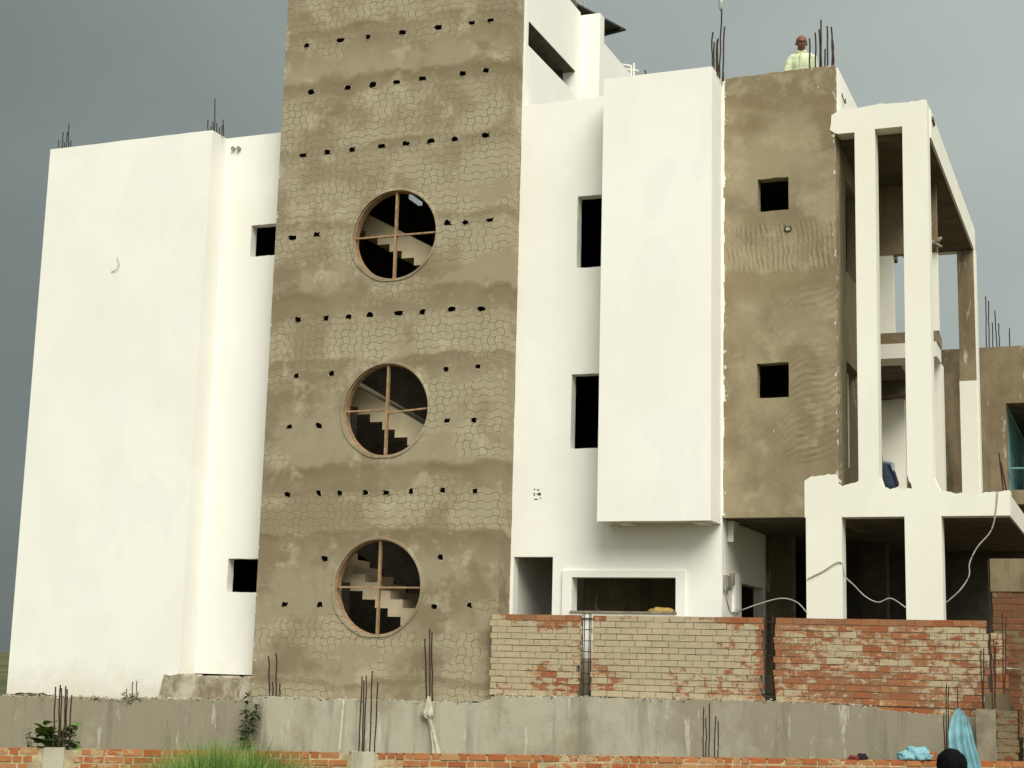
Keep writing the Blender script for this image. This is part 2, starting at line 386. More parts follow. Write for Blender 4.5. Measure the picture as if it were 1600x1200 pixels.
def frag(cx, cz, w, h):
    q = [(-1, -.9), (-.3, -1), (.4, -.9), (1, -1), (.95, -.2), (1, .85), (.35, .8), (-.2, 1.05), (-.9, .8), (-1.1, .2)]
    return [(cx + w * (a + random.uniform(-.3, .3)) * .9, cz + h * (b + random.uniform(-.3, .3)) * .9) for a, b in q]
def rrect(x0, x1, z0, z1, a=.007):
    return rag((x0, z0), (x1, z0), a, .07) + rag((x1, z0), (x1, z1), a * .6, .12) + rag((x1, z1), (x0, z1), a, .07) + rag((x0, z1), (x0, z0), a * .6, .12)
def rebar(parent, p0, p1, r=.011, bend=.012):
    p0, p1 = Vector(p0), Vector(p1); bm = bmesh.new(); pts = []
    for i in range(6):
        t = i / 5; o = Vector((random.uniform(-bend, bend), random.uniform(-bend, bend), 0)) if 0 < i else Vector((0, 0, 0)); pts.append(p0.lerp(p1, t) + o)
    tube(bm, pts, r, 6); return obj('rebar', bm, 'rebar', parent)

# ------------------------------------------------------------------ ground
bm = bmesh.new()
xs = [-900, -300, -120, -60, -40, -26, -22, -18, -14, -10, -6, -3, 0, 4, 10, 20, 60, 200, 900]; ys = [-200, -60, -20, 0, 5, 10, 14, 18, 21, 23.7, 26, 30, 40, 60, 120, 300, 900, 1400]
gv = [[bm.verts.new((x, y, 0 if 0 < y < 60 else noise.noise(Vector((x * .01, y * .01, 0))) * .8 - .2)) for y in ys] for x in xs]
for i in range(len(xs) - 1):
    for k in range(len(ys) - 1): bm.faces.new((gv[i][k], gv[i + 1][k], gv[i + 1][k + 1], gv[i][k + 1]))
t = MT('field_ground', .95, .1); f = t.noise(.05, 5); t.color(t.mix(t.step(f, .4, .6), (.07, .085, .035), (.15, .12, .07))); t.bump(t.noise(3, 5), .05, .6)
tag(obj('ground', bm, t.m, origin=Vector((0, 0, 0))), kind='structure')
bm = bmesh.new(); box(bm, -20.6, 8, 23.95, 46, -.1, 1.22); tag(obj('plot_ground', bm, 'earth'), kind='structure')

# ------------------------------------------------------------------ the house
T, P = 24.0, 24.5
H = thing('unfinished_house', (-9, 24.3, 1.3), 'unfinished three storey house, white painted with a bare cement stair tower and tall columns', 'house')
TX0, TX1 = -14.35, -9.76

# stair tower: front with round windows and put-log holes
tw = bpy.data.objects.new('stair_tower', None); COL.objects.link(tw); tw.parent = H; tw.location = (-3, -.3, .1)
CIR = [(-11.985, 3.30, .815), (-11.965, 6.36, .815), (-11.93, 9.50, .815)]
hp = {13.3: (-13.90, -13.2, -12.63, -11.93, -11.21, -10.57, -10.21), 12.36: (-13.76, -13.0, -12.48, -12.01, -11.5, -10.71, -10.26),
      11.165: (-13.86, -13.36, -12.85, -12.25, -11.78, -11.29, -10.82, -10.22), 9.62: (-13.99, -13.49, -10.9, -10.56, -10.1),
      8.065: (-13.8, -13.22, -12.77, -12.35, -11.79, -11.33, -10.77, -10.22), 7.035: (-13.77, -13.06, -10.84, -10.25),
      6.13: (-13.86, -13.26, -10.79, -10.29), 4.925: (-13.82, -13.2, -12.79, -12.29, -11.89, -11.42, -10.83, -10.23),
      3.80: (-13.03, -10.83), 3.0: (-13.77, -13.08, -10.92, -10.27), 14.25: (-13.7, -12.9, -12.2, -11.5, -10.8, -10.2)}
holes = [circle(*c) for c in CIR]; HL = []
for z, row in hp.items():
    for x in row:
        w_ = random.uniform(.052, .078) * (1.1 if z > 7.5 else .85); HL.append((x, z, w_)); holes.append(frag(x, z + random.uniform(-.012, .012), w_, random.uniform(.042, .056)))
out = rag((TX0, 1.32), (TX1, 1.46), .03, .12) + [(TX1, 1.46), (TX1, 14.78), (TX0, 14.78)]
bm = bmesh.new(); plate('wall', None, tw, out, holes, T, .22, dark=HL, bm=bm); lip0 = len(bm.faces)
for hx, hz_, hw in HL:                                                   # chipped pale mortar lips
    for k in range(random.randint(2, 4)):
        a = random.choice((random.uniform(-2.9, -.3), random.uniform(-.4, .6), random.uniform(2.5, 3.6))); q_ = Vector((hx + math.cos(a) * hw * 1.1, T, hz_ + math.sin(a) * .058))
        bmesh.ops.create_icosphere(bm, subdivisions=1, radius=1, matrix=Matrix.Translation(q_) @ Matrix.Rotation(-a + 1.57, 4, 'Y') @ Matrix.Diagonal((random.uniform(.02, .045), .010, .009, 1)))
for v in bm.verts: v.co += Vector((random.uniform(-1, 1), 0, random.uniform(-1, 1))) * .004
bm.faces.ensure_lookup_table()
for f in bm.faces[lip0:]: f.material_index = 2
obj('wall', bm, ('tower', 'hole', 'ledge'), tw)
plate('wall', 'tower', tw, [(T + .22, 1.46)] + [(P, 1.46)] + rag((P, 1.9), (P, 14.7), .025, .16)[1:] + [(P, 14.78), (T + .22, 14.78)], (), TX1, .22, 'X')
plate('wall', 'tower', tw, [(T + .22, 1.3), (27.3, 1.3), (27.3, 14.78), (T + .22, 14.78)], (), TX0 + .22, .22, 'X')
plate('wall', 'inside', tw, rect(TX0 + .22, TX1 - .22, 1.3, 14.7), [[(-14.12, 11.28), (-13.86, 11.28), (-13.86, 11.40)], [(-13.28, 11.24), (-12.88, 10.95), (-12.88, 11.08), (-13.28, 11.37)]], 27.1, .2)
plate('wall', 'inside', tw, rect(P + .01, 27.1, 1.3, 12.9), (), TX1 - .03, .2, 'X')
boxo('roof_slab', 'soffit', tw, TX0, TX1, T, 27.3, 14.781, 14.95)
boxo('floor_slab', 'inside', tw, TX0 + .22, TX1 - .25, T + .22, 27.1, 1.2, 1.5)
for i, (cx, cz, r) in enumerate(CIR):
    bm = bmesh.new(); n = 64                                          # plaster band round the opening, broader on its left
    prof = lambda a: r + .045 + .035 * max(0, -math.cos(a)) + .006 * math.sin(a * 9)
    ring = []
    for k in range(n):
        a = 2 * math.pi * k / n; c, s_ = math.cos(a), math.sin(a); ro = prof(a)
        ring.append([bm.verts.new((cx + c * q, y, cz + s_ * q)) for q, y in ((r - .002, T + .03), (r - .002, T - .022), (ro - .012, T - .018), (ro, T + .002))])
    for k in range(n):
        for m in range(3): bm.faces.new((ring[k][m], ring[(k + 1) % n][m], ring[(k + 1) % n][m + 1], ring[k][m + 1]))
    obj('window_surround', bm, 'tower', tw)
    bm = bmesh.new(); ring = []
    for k in range(n):
        a = 2 * math.pi * k / n; c, s_ = math.cos(a), math.sin(a)
        ring.append([bm.verts.new((cx + c * q, y, cz + s_ * q)) for q, y in ((r - .003, T + .02), (r - .022, T + .02), (r - .022, T + .16), (r - .003, T + .16))])
    for k in range(n):
        for m in range(4): bm.faces.new((ring[k][m], ring[(k + 1) % n][m], ring[(k + 1) % n][(m + 1) % 4], ring[k][(m + 1) % 4]))
    q = r - .02
    box(bm, cx - .018, cx + .018, T + .03, T + .10, cz - q, cz + q)
    if i == 1:
        for (xa, za), (xb, zb) in (((cx - q, cz - .0), (cx - .018, cz + .01)), ((cx + .018, cz - .045), (cx + q, cz + .01))):
            v = [bm.verts.new((x, y, z + d)) for x, z in ((xa, za), (xb, zb)) for y in (T + .04, T + .09) for d in (-.014, .014)]
            for f in ((0, 1, 3, 2), (4, 6, 7, 5), (0, 4, 5, 1), (2, 3, 7, 6), (0, 2, 6, 4), (1, 5, 7, 3)): bm.faces.new([v[k] for k in f])
    else:
        box(bm, cx - q, cx - .0182, T + .04, T + .09, cz - .014, cz + .014); box(bm, cx + .0182, cx + q, T + .04, T + .09, cz - .014, cz + .014)
    obj('round_window', bm, 'frame', tw)
# saw-toothed stair flights behind the round windows
for i, (zc, st) in enumerate(((2.83, True), (5.99, False), (9.28, False))):
    Y0, Y1 = 24.78, 25.95; run, rise = .253, .147
    x_c = -12.155
    lo, hi = [], []
    for k in range(-6, 7):                                             # climbs to the left
        xk = x_c - k * run; zk = zc + k * rise
        lo += [(xk + run, zk - rise + .0), (xk + run, zk)][1:] + [(xk, zk)]
        hi += ([(xk + run + .03, zk + .30), (xk + .03, zk + .30)] if st else [])
    x_hi0, x_hi1 = x_c + 7 * run, x_c - 6 * run
    lo = []
    for k in range(-6, 7): xk = x_c - k * run; zk = zc + k * rise; lo += [(xk + run, zk), (xk, zk)]
    if not st: hi = [(lo[0][0], lo[0][1] + .42), (lo[-1][0], lo[-1][1] + .42 + (0.06 if i == 1 else .02))]
    else: hi = [(a, b) for a, b in hi]
    poly = lo + hi[::-1]
    # drop duplicates
    pp = []
    for p in poly:
        if not pp or (abs(p[0] - pp[-1][0]) + abs(p[1] - pp[-1][1])) > 1e-4: pp.append(p)
    bm = bmesh.new(); F = [bm.verts.new((x, Y0, z)) for x, z in pp]; Bk = [bm.verts.new((x, Y1, z)) for x, z in pp]
    bm.faces.new(F); bm.faces.new(Bk[::-1])
    for k in range(len(pp)): bm.faces.new((F[k], F[(k + 1) % len(pp)], Bk[(k + 1) % len(pp)], Bk[k]))
    bmesh.ops.triangulate(bm, faces=bm.faces[:])
    obj('staircase', bm, 'stair', H)

# left block standing forward
LX0, LX1 = -19.57, -15.84
base = rag((LX0, 1.30), (-17.6, 1.26), .05, .10) + rag((-17.6, 1.27), (LX1, 1.30), .035, .09)
plate('wall', 'white', H, base + [(LX1, 1.3)] + [(LX1, 11.85)] + rag((LX1, 11.85), (LX0, 11.85), .012, .25)[1:] + [(LX0, 11.85)], (), T, .2)
plate('wall', 'white', H, rect(T + .2, P, 1.3, 11.849), (), LX1, .2, 'X')
plate('wall', 'white', H, rect(T + .2, 33, 1.3, 11.849), (), LX0 + .2, .2, 'X')
plate('wall', 'white', H, [(LX1, 1.76), (TX0, 1.76), (TX0, 11.85), (LX1, 11.85)],
      [rrect(-15.18, -14.42, 9.46, 10.07), rrect(-15.27, -14.42, 3.22, 3.82)], P, .2)
bm = bmesh.new(); plate('plinth', 'retain', H, rag((-16.2, 1.25), (-14.36, 1.25), .01) + [(-14.36, 1.25), (-14.36, 1.72)] + rag((-14.36, 1.72), (-16.15, 1.72), .035, .05), (), 23.92, .58, bm=bm)
obj('plinth', bm, 'ledge', H)
# recess between tower and bay
RX1 = -6.12
vent = [frag(-9.28, 4.90, .05, .036), frag(-9.36, 4.985, .022, .012), frag(-9.29, 4.975, .03, .014), frag(-9.36, 4.90, .018, .03), frag(-9.33, 4.815, .04, .012), frag(-9.245, 4.835, .018, .018)]
plate('wall', 'white', H, [(TX1 + .002, 2.2), (RX1, 2.2), (RX1, 11.83), (TX1 + .002, 11.83)],
      [[(-9.70, 2.21), (-9.0, 2.21), (-9.0, 3.85), (-9.70, 3.85)], rrect(-8.68, -8.06, 8.78, 10.06), rrect(-8.73, -8.06, 5.66, 6.93),
       rect(-8.64, -6.87, 2.96, 3.51)] + vent, P, .22)
boxo('plinth', 'retain', H, TX1 + .002, RX1, P - .03, P + .2, 1.25, 2.199)
bm = bmesh.new()
for z0, z1, x0, x1 in ((3.511, 3.62, -8.81, -6.72), (2.85, 2.959, -8.81, -6.72), (2.959, 3.511, -8.81, -8.641), (2.959, 3.511, -6.869, -6.72)): box(bm, x0, x1, P - .05, P + .001, z0, z1)
obj('window_surround', bm, 'white', H)
boxo('window_sill', 'jamb', H, -8.66, -6.85, P - .075, P + .15, 2.93, 2.962)
# bay box
BX0, BX1, BY = -8.02, -6.14, P - .65
bay = bpy.data.objects.new('bay', None); COL.objects.link(bay); bay.parent = H; bay.location = (2, -.4, 3)
plate('wall', 'white', bay, rag((BX0, 4.37), (BX1, 4.37), .004, .3) + [(BX1, 4.37), (BX1, 11.88), (BX0, 11.88)], (), BY, .15)
plate('wall', 'white', bay, rect(BY + .15, P - .002, 4.37, 11.879), (), BX1, .15, 'X')
plate('wall', 'white', bay, rect(BY + .15, P - .002, 4.37, 11.879), (), BX0 + .15, .15, 'X')
boxo('soffit', 'white2', bay, BX0 + .15, BX1 - .15, BY + .15, P - .002, 4.385, 4.5)
boxo('soffit_rib', 'white', bay, BX0 + .3, BX0 + .48, BY + .1501, P - .004, 4.345, 4.384); boxo('soffit_rib', 'white', bay, BX1 - .33, BX1 - .15, BY + .1501, P - .004, 4.345, 4.384)
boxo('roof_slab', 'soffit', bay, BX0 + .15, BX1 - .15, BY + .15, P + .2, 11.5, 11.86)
# bare cement block
GX0, GX1 = RX1 + .001, -4.25
plate('wall', 'trowel', H, [(GX0, 4.47), (GX1, 4.47)] + rag((GX1, 4.5), (GX1, 11.9), .008, .2)[1:] + [(GX1, 11.92)] + rag((GX1, 11.92), (GX0, 11.90), .015, .1)[1:] + [(GX0, 11.9)],
      [rrect(-5.53, -5.015, 9.515, 10.075, .01), rrect(-5.55, -5.03, 6.40, 6.97, .01)], P + .002, .22)
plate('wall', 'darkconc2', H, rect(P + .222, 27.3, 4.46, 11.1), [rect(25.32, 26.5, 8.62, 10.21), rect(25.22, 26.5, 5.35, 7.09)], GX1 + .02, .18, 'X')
plate('wall', 'white', H, [(P + .222, 11.101), (30, 11.101), (30, 11.95), (P + .222, 11.95)], (), GX1 + .025, .18, 'X')
bm = bmesh.new(); tube(bm, smoothpath([(GX1 + .03, 25.05, 11.62), (GX1 + .05, 25.08, 11.52), (GX1 + .06, 25.22, 11.50), (GX1 + .05, 25.26, 11.60)], 4), .010); obj('wire_loop', bm, 'rebar', H)
bm = bmesh.new(); c_ = onY(1231, 358, P - .005)
for k in range(14):
    a = 2 * math.pi * k / 14; bmesh.ops.create_icosphere(bm, subdivisions=1, radius=random.uniform(.008, .014), matrix=Matrix.Translation(c_ + Vector((math.cos(a) * .055, 0, math.sin(a) * .045))))
obj('plugged_hole', bm, 'hole', H)
bm = bmesh.new(); bmesh.ops.create_icosphere(bm, subdivisions=2, radius=1, matrix=Matrix.Translation(c_) @ Matrix.Diagonal((.042, .012, .034, 1))); obj('plugged_hole', bm, 'ledge', H)
# white cut edge line where the paint of the bay stops against the cement
bm = bmesh.new(); zz = 4.5
while zz < 11.85:
    h_ = random.uniform(.1, .35); w_ = random.uniform(.012, .04); box(bm, RX1 - .01, RX1 + w_, P - .004, P + .001, zz, min(zz + h_, 11.86)); zz += h_
obj('paint_edge', bm, 'white', H)
# ---- tall white frame on the right
CF = P
top = rag((GX1 - .08, 10.72), (-4.19, 10.70), .02) + [(-4.19, 10.72), (-3.93, 10.72)]
outer = ([(-4.79, 4.462), (-4.21, 4.462)] )
frame_o = [(-4.33, 10.80)] + rag((-4.30, 10.74), (-4.19, 10.72), .012, .04)[1:] + [(-4.19, 10.72), (-3.93, 10.72), (-3.94, 5.1)] + rag((-3.945, 5.02), (-4.2, 4.93), .03, .05) + \
    rag((-4.22, 4.93), (-4.27, 5.12), .02, .05) + rag((-4.29, 5.14), (-4.74, 5.10), .02, .06) + [(-4.79, 5.04), (-4.79, 4.462), (-1.70, 4.462), (-1.69, 4.84)] + \
    rag((-1.72, 4.84), (-2.25, 4.78), .025, .05) + rag((-2.25, 4.78), (-2.76, 4.86), .025, .05) + [(-2.80, 5.05), (-2.78, 11.13)] + rag((-2.80, 11.15), (-4.22, 11.14), .022, .07) + [(-4.30, 11.05), (-4.31, 10.9)]
gapB = [(-3.605, 10.74)] + [(-3.17, 10.74), (-3.20, 5.15)] + rag((-3.20, 5.12), (-3.13, 4.90), .02, .05) + rag((-3.13, 4.89), (-3.62, 4.90), .03, .05) + [(-3.625, 5.1)]
fr = bpy.data.objects.new('portico', None); COL.objects.link(fr); fr.parent = H; fr.location = (5, .2, 3)
plate('column_screen', 'cream', fr, frame_o, [gapB], P - .012, .33)
for x0, x1 in ((-4.77, -4.21), (-3.25, -2.70)): boxo('pillar', 'cream', fr, x0, x1, P - .012, P + .33, 1.3, 4.4615)
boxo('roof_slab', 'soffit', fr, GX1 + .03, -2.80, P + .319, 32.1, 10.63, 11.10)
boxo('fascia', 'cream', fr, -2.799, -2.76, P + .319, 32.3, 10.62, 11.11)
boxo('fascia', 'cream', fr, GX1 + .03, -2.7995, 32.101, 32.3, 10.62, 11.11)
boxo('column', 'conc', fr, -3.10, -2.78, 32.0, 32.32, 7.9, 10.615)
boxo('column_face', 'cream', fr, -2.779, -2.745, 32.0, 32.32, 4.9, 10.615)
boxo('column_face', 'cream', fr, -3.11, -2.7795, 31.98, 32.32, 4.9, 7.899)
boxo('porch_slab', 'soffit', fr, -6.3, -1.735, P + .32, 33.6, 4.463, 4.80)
boxo('fascia', 'white2', fr, -1.733, -1.70, P + .319, 33.6, 4.462, 4.80)
c_ = onX(1457, 190, -2.76); bm = bmesh.new(); tube(bm, [c_ + Vector((0, -.12, .02)), c_ + Vector((0, .12, -.02))], .035, 7); obj('broken_patch', bm, 'darkconc', fr)
# upper wall of the balcony and its openings
plate('wall', 'cream', H, [(-4.6, 7.96), (-3.74, 7.96), (-3.74, 9.36), (-4.6, 9.36)], (), 27.3, .18)
plate('wall', 'conc', H, [(-4.6, 9.361), (-3.74, 9.361), (-3.74, 9.38), (-3.12, 9.38), (-3.12, 9.361), (-2.98, 9.361), (-2.98, 10.629), (-4.6, 10.629)], (), 27.3, .18)  # bare cement, its darker tone also stands in for the soffit's shade
plate('pier', 'cream', H, rect(-3.12, -2.98, 7.96, 9.36), (), 27.3, .18)
plate('wall', 'white2', H, rect(27.48, 33, 4.9, 10.629), (), -4.6, .2, 'X')
boxo('floor_slab', 'white2', H, -4.6, -3.02, 27.28, 27.95, 7.50, 7.76); boxo('floor_slab_top', 'conc', H, -4.6, -3.0, 27.30, 27.95, 7.7605, 7.959); boxo('floor_slab', 'soffit', H, -4.6, -3.75, 27.951, 31.58, 7.52, 7.9)
boxo('ceiling_beam', 'soffit', H, -4.599, -3.76, 29.6, 29.85, 7.25, 7.5195)
plate('wall', 'cream', H, rect(-4.6, -4.16, 4.8, 7.499), (), 31.6, .2)
plate('pier', 'white2', H, rect(-3.24, -3.02, 4.801, 7.499), (), 28.0, .3)
bm = bmesh.new()                                                        # carved plaster capital with leaf tips
cp = onY(1456, 380, 27.2)
for dx, dz, rx, rz, a in ((-.02, .0, .11, .06, .2), (.10, .035, .10, .04, .7), (.10, -.045, .09, .03, -.5), (-.03, .33, .045, .09, 0), (-.02, .47, .04, .07, 0), (-.03, .22, .035, .06, 0)):
    m = Matrix.Translation(cp + Vector((dx, 0, dz))) @ Matrix.Rotation(-a, 4, 'Y') @ Matrix.Diagonal((rx, .06, rz, 1))
    bmesh.ops.create_icosphere(bm, subdivisions=2, radius=1, matrix=m)
obj('carved_capital', bm, 'jamb', H, True)
# interior: slabs, back and cross walls keep the openings dark
for z0, z1 in ((4.47, 4.85), (7.5, 7.9), (10.7, 11.08)):
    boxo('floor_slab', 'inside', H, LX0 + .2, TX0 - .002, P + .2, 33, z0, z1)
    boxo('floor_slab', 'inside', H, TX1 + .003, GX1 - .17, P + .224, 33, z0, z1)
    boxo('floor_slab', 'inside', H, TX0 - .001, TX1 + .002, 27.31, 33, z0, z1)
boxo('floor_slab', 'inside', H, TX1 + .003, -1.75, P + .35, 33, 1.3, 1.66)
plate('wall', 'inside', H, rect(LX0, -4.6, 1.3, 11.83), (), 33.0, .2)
plate('wall', 'inside', H, rect(P + .221, 33, 1.3, 11.0), (), -14.38, .15, 'X') if False else None
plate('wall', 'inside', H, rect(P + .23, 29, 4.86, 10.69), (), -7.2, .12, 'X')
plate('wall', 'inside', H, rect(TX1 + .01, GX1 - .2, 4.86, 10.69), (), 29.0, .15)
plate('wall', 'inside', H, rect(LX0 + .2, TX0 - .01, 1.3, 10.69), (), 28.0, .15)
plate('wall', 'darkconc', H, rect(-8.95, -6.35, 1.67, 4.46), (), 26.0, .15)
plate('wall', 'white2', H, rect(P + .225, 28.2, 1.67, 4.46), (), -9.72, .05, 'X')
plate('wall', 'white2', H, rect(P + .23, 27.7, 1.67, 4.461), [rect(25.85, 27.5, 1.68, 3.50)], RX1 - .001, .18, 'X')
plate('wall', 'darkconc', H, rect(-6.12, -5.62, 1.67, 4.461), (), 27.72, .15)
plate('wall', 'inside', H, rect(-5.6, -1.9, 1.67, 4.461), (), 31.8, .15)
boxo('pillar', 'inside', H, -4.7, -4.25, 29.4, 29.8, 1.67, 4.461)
# roof: terrace behind the parapet and the stair room
plate('wall', 'white', H, [(P + .001, 11.1), (27.4, 11.1), (27.4, 14.78), (P + .001, 14.78)], [rect(24.62, 27.15, 13.01, 13.47)], TX1 + .04, .25, 'X')
X2 = -9.31
plate('wall', 'white', H, rect(TX1 + .041, X2, 11.1, 14.72), (), 27.4, .26)
plate('wall', 'white', H, rect(27.661, 33, 11.1, 14.20), (), X2, .2, 'X')
boxo('slot_reveal', 'jamb', H, TX1 - .3, TX1 - .01, 27.151, 27.2, 13.0, 13.49)
boxo('slot_reveal', 'inside', H, TX1 - 1.2, TX1 - 1.15, 24.5, 27.1, 12.6, 13.9); boxo('slot_reveal', 'inside', H, TX1 - 1.2, TX1 - .22, 24.5, 27.1, 13.5, 13.55); boxo('slot_reveal', 'inside', H, TX1 - 1.2, TX1 - .22, 24.5, 27.1, 12.92, 12.98)  # dark boxes added behind the slot to keep its depth dark
boxo('slot_lining', 'inside', H, TX1 - .208, TX1 + .03, 24.621, 27.149, 13.455, 13.469)  # added strip, darkens the slot's white top reveal
# pipe stubs, wire hook
for px in (366, 374.5):
    c = onY(px, 233, P); bm = bmesh.new(); tube(bm, [c + Vector((0, .02, 0)), c + Vector((0, -.05, 0))], .036, 14); tube(bm, [c + Vector((0, -.045, 0)), c + Vector((0, -.06, 0))], .042, 14)
    obj('pipe_stub', bm, 'steel', H)
bm = bmesh.new(); tube(bm, smoothpath([onY(183, 402, T - .02), onY(186, 413, T - .03), onY(182, 421, T - .03), onY(174, 425, T - .01)], 5), .006); obj('wire_hook', bm, 'steel', H)
# meter box, corbel and lamp fixed in the porch
c0 = onX(1128, 898, -6.10)
bm = bmesh.new(); box(bm, -6.12, -6.06, 24.56, 24.86, 3.32, 3.56); box(bm, -6.06, -6.05, 24.6, 24.82, 3.36, 3.53); obj('meter_box', bm, 'steel', H)
boxo('junction_box', 'jamb', H, -6.119, -6.05, 25.0, 25.09, 3.42, 3.62)
bm = bmesh.new(); box(bm, -6.118, -6.08, 25.16, 25.55, 3.0, 3.63); box(bm, -6.08, -6.074, 25.2, 25.51, 3.04, 3.59); obj('panel_board', bm, 'white', H)
bm = bmesh.new(); pr = [(0, 0), (.5, 0)] + [(.5 - .5 * math.sin(a), -.34 + .34 * math.cos(a)) for a in [math.pi / 2 * k / 8 for k in range(1, 9)]]
F = [bm.verts.new((-6.115, 24.85 + a, 4.455 + b)) for a, b in pr]; Bk = [bm.verts.new((-6.02, 24.85 + a, 4.455 + b)) for a, b in pr]
bm.faces.new(F); bm.faces.new(Bk)
for k in range(len(pr)): bm.faces.new((F[k], F[(k + 1) % len(pr)], Bk[(k + 1) % len(pr)], Bk[k]))
obj('corbel', bm, 'white2', H)

# starter bars on the roofs (each bar a part of the house)
def bars(parent, lst, Y, r=.011, zb=None):
    for (xt, yt), (xb, yb), *o in lst:
        yy = Y + (o[0] if o else random.uniform(-.05, .05)); a, b = onY(xb, yb, yy), onY(xt, yt, yy)
        if zb is not None: a.z = min(a.z, zb)
        rebar(parent, a, b, r, .007)
bars(H, [((92, 219), (92, 233)), ((98.5, 207), (98, 232)), ((101, 222), (101, 232)), ((105, 206), (104, 232)), ((108, 194), (107, 231)), ((111, 220), (110, 231)), ((96, 228), (96, 233))], 24.15, .010, 11.84)
bars(H, [((325, 187), (325, 204)), ((336, 154), (335.5, 203)), ((333, 190), (333, 203)), ((339, 192), (339, 206)), ((343, 199), (343, 209)), ((349, 187), (349, 213)), ((330, 197), (330, 204)), ((347, 196), (347, 211))], 24.3, .010, 11.84)
for (xt, yt), (xb, yb), yy in (((1113, 50), (1112.5, 104), 23.95), ((1116, 66), (1115.5, 108), 24.05), ((1120, 62), (1119, 112), 24.15), ((1122, 60), (1121.5, 113), 24.2), ((1127, 14), (1124.5, 117), 24.3), ((1132, 42), (1129, 122), 24.42), ((1130, 114), (1130, 124), 24.45), ((1009, 110), (1009, 118), 23.95)):
    a = onY(xb, yb, yy); a.z = min(a.z, 11.83); rebar(H, a, onY(xt, yt, yy), .013, .010)
bars(H, [((1265.5, 60), (1265, 108)), ((1274.5, 51), (1274, 106)), ((1280, 46), (1281.5, 100)), ((1282.5, 31), (1283.5, 104)), ((1289, 77), (1290, 104)), ((1292.5, 41), (1294, 104)), ((1299.5, 42), (1301, 103)), ((1301.5, 62), (1302.5, 103))], 24.68, .014, 11.85)
bars(H, [((420, 1025), (421, 1089)), ((426, 1065), (427, 1089)), ((432, 1021), (431.5, 1089)), ((437, 1068), (437, 1089))], 23.78, .013)

# ------------------------------------------------------------------ roof things
PANEL = simple('solar_panel_back', (.03, .03, .028), .4)
A_, C_ = onY(880, -4, 28.2), onY(978, 48, 31.0); D_ = C_ + (onY(930, 60.5, 31.0) - C_) * 1.6; B_ = A_ + D_ - C_
SPN = thing('solar_panel', (A_ + D_) / 2, 'dark tilted solar panel jutting out behind the top of the white stair room', 'solar panel')
def slab4(pts, up, name, mat, par):
    bm = bmesh.new(); lo_ = [bm.verts.new(p) for p in pts]; hi_ = [bm.verts.new(p + up) for p in pts]
    bm.faces.new(lo_); bm.faces.new(hi_[::-1])
    for k in range(4): bm.faces.new((lo_[k], lo_[(k + 1) % 4], hi_[(k + 1) % 4], hi_[k]))
    return obj(name, bm, mat, par)
slab4([A_, C_, D_, B_], Vector((0, 0, .04)), 'panel', PANEL, SPN)
for k in (.08, .5, .92):
    p_, q_ = A_.lerp(C_, k), B_.lerp(D_, k); w_ = (C_ - A_).normalized() * .025
    slab4([p_ - w_ - Vector((0, 0, .04)), p_ + w_ - Vector((0, 0, .04)), q_ + w_ - Vector((0, 0, .04)), q_ - w_ - Vector((0, 0, .04))], Vector((0, 0, .038)), 'rail', 'rebar', SPN)
    bm = bmesh.new(); m_ = p_.lerp(q_, .55); tube(bm, [(m_.x, m_.y, 14.1), m_], .022); obj('leg', bm, 'steel', SPN)
for k in (.25, .32, .42): bm = bmesh.new(); p_ = A_.lerp(C_, k); tube(bm, [p_ + Vector((0, 0, .03)), p_ + Vector((0, 0, .16))], .012); obj('clamp', bm, 'steel', SPN)
bm = bmesh.new()
rp = thing('terrace_railing', onY(985, 117, 29.6), 'cream pipe railing standing on the terrace behind the parapet step', 'railing')
q = lambda x, y, d=0: onY(x, y, 29.6 + d)
for nme, pts in (('rail', [q(972, 101), q(986, 103)]), ('rail', [q(976, 108), q(998, 111)]), ('post', [q(986, 102), q(986, 124)]), ('post', [q(990.5, 99), q(990.5, 124)])):
    bm = bmesh.new(); tube(bm, pts, .022, 8); obj(nme, bm, YEL if 'YEL' in globals() else 'cream', rp)
# bottle slipped over the tallest bar
bp = onY(1126.5, 12, 24.3); bt = thing('plastic_bottle', bp, 'clear plastic bottle stuck upside down over the tallest bar above the white bay', 'bottle')
t = MT('bottle_plastic', .15, .5); t.color((.45, .55, .48)); t.b.inputs['Transmission Weight'].default_value = .35
bm = bmesh.new(); pr = [(.012, -.06), (.03, -.02), (.042, .03), (.042, .14), (.03, .18)]
tube(bm, [bp + Vector((0, 0, z)) for _, z in pr], [r_ for r_, _ in pr], 12); obj('bottle_body', bm, t.m, bt, True)
bm = bmesh.new(); tube(bm, [bp + Vector((0, 0, .18)), bp + Vector((0, 0, .23))], .05, 12); obj('bottle_base', bm, PANEL, bt)

# ------------------------------------------------------------------ neighbour
NB = thing('neighbour_building', (-1, 34, 1.3), 'brown unplastered neighbouring building with a teal painted balcony recess', 'building')
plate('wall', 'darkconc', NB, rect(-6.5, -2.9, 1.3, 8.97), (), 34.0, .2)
plate('wall', 'conc', NB, [(-2.899, 1.3), (-2.45, 1.3), (-2.45, 5.9), (-2.37, 5.9), (-2.37, 7.75), (5, 7.75), (5, 8.99), (-2.899, 8.97)], (), 33.98, .22)
plate('wall', 'teal', NB, rect(34.2, 39, 5.9, 7.75), [rect(35.0, 35.5, 6.2, 6.95), rect(36.1, 36.7, 6.2, 6.95)], -2.371, .15, 'X')
plate('wall', 'teal', NB, rect(-2.37, 5, 5.9, 7.75), (), 39, .2)
boxo('balcony_slab', 'conc', NB, -2.45, 5, 33.9, 39, 5.6, 5.899); boxo('ceiling', 'soffit', NB, -2.37, 5, 34.21, 39.2, 7.751, 7.95)
plate('wall', 'inside', NB, rect(-2.45, 5, 1.3, 5.6), (), 36, .2)
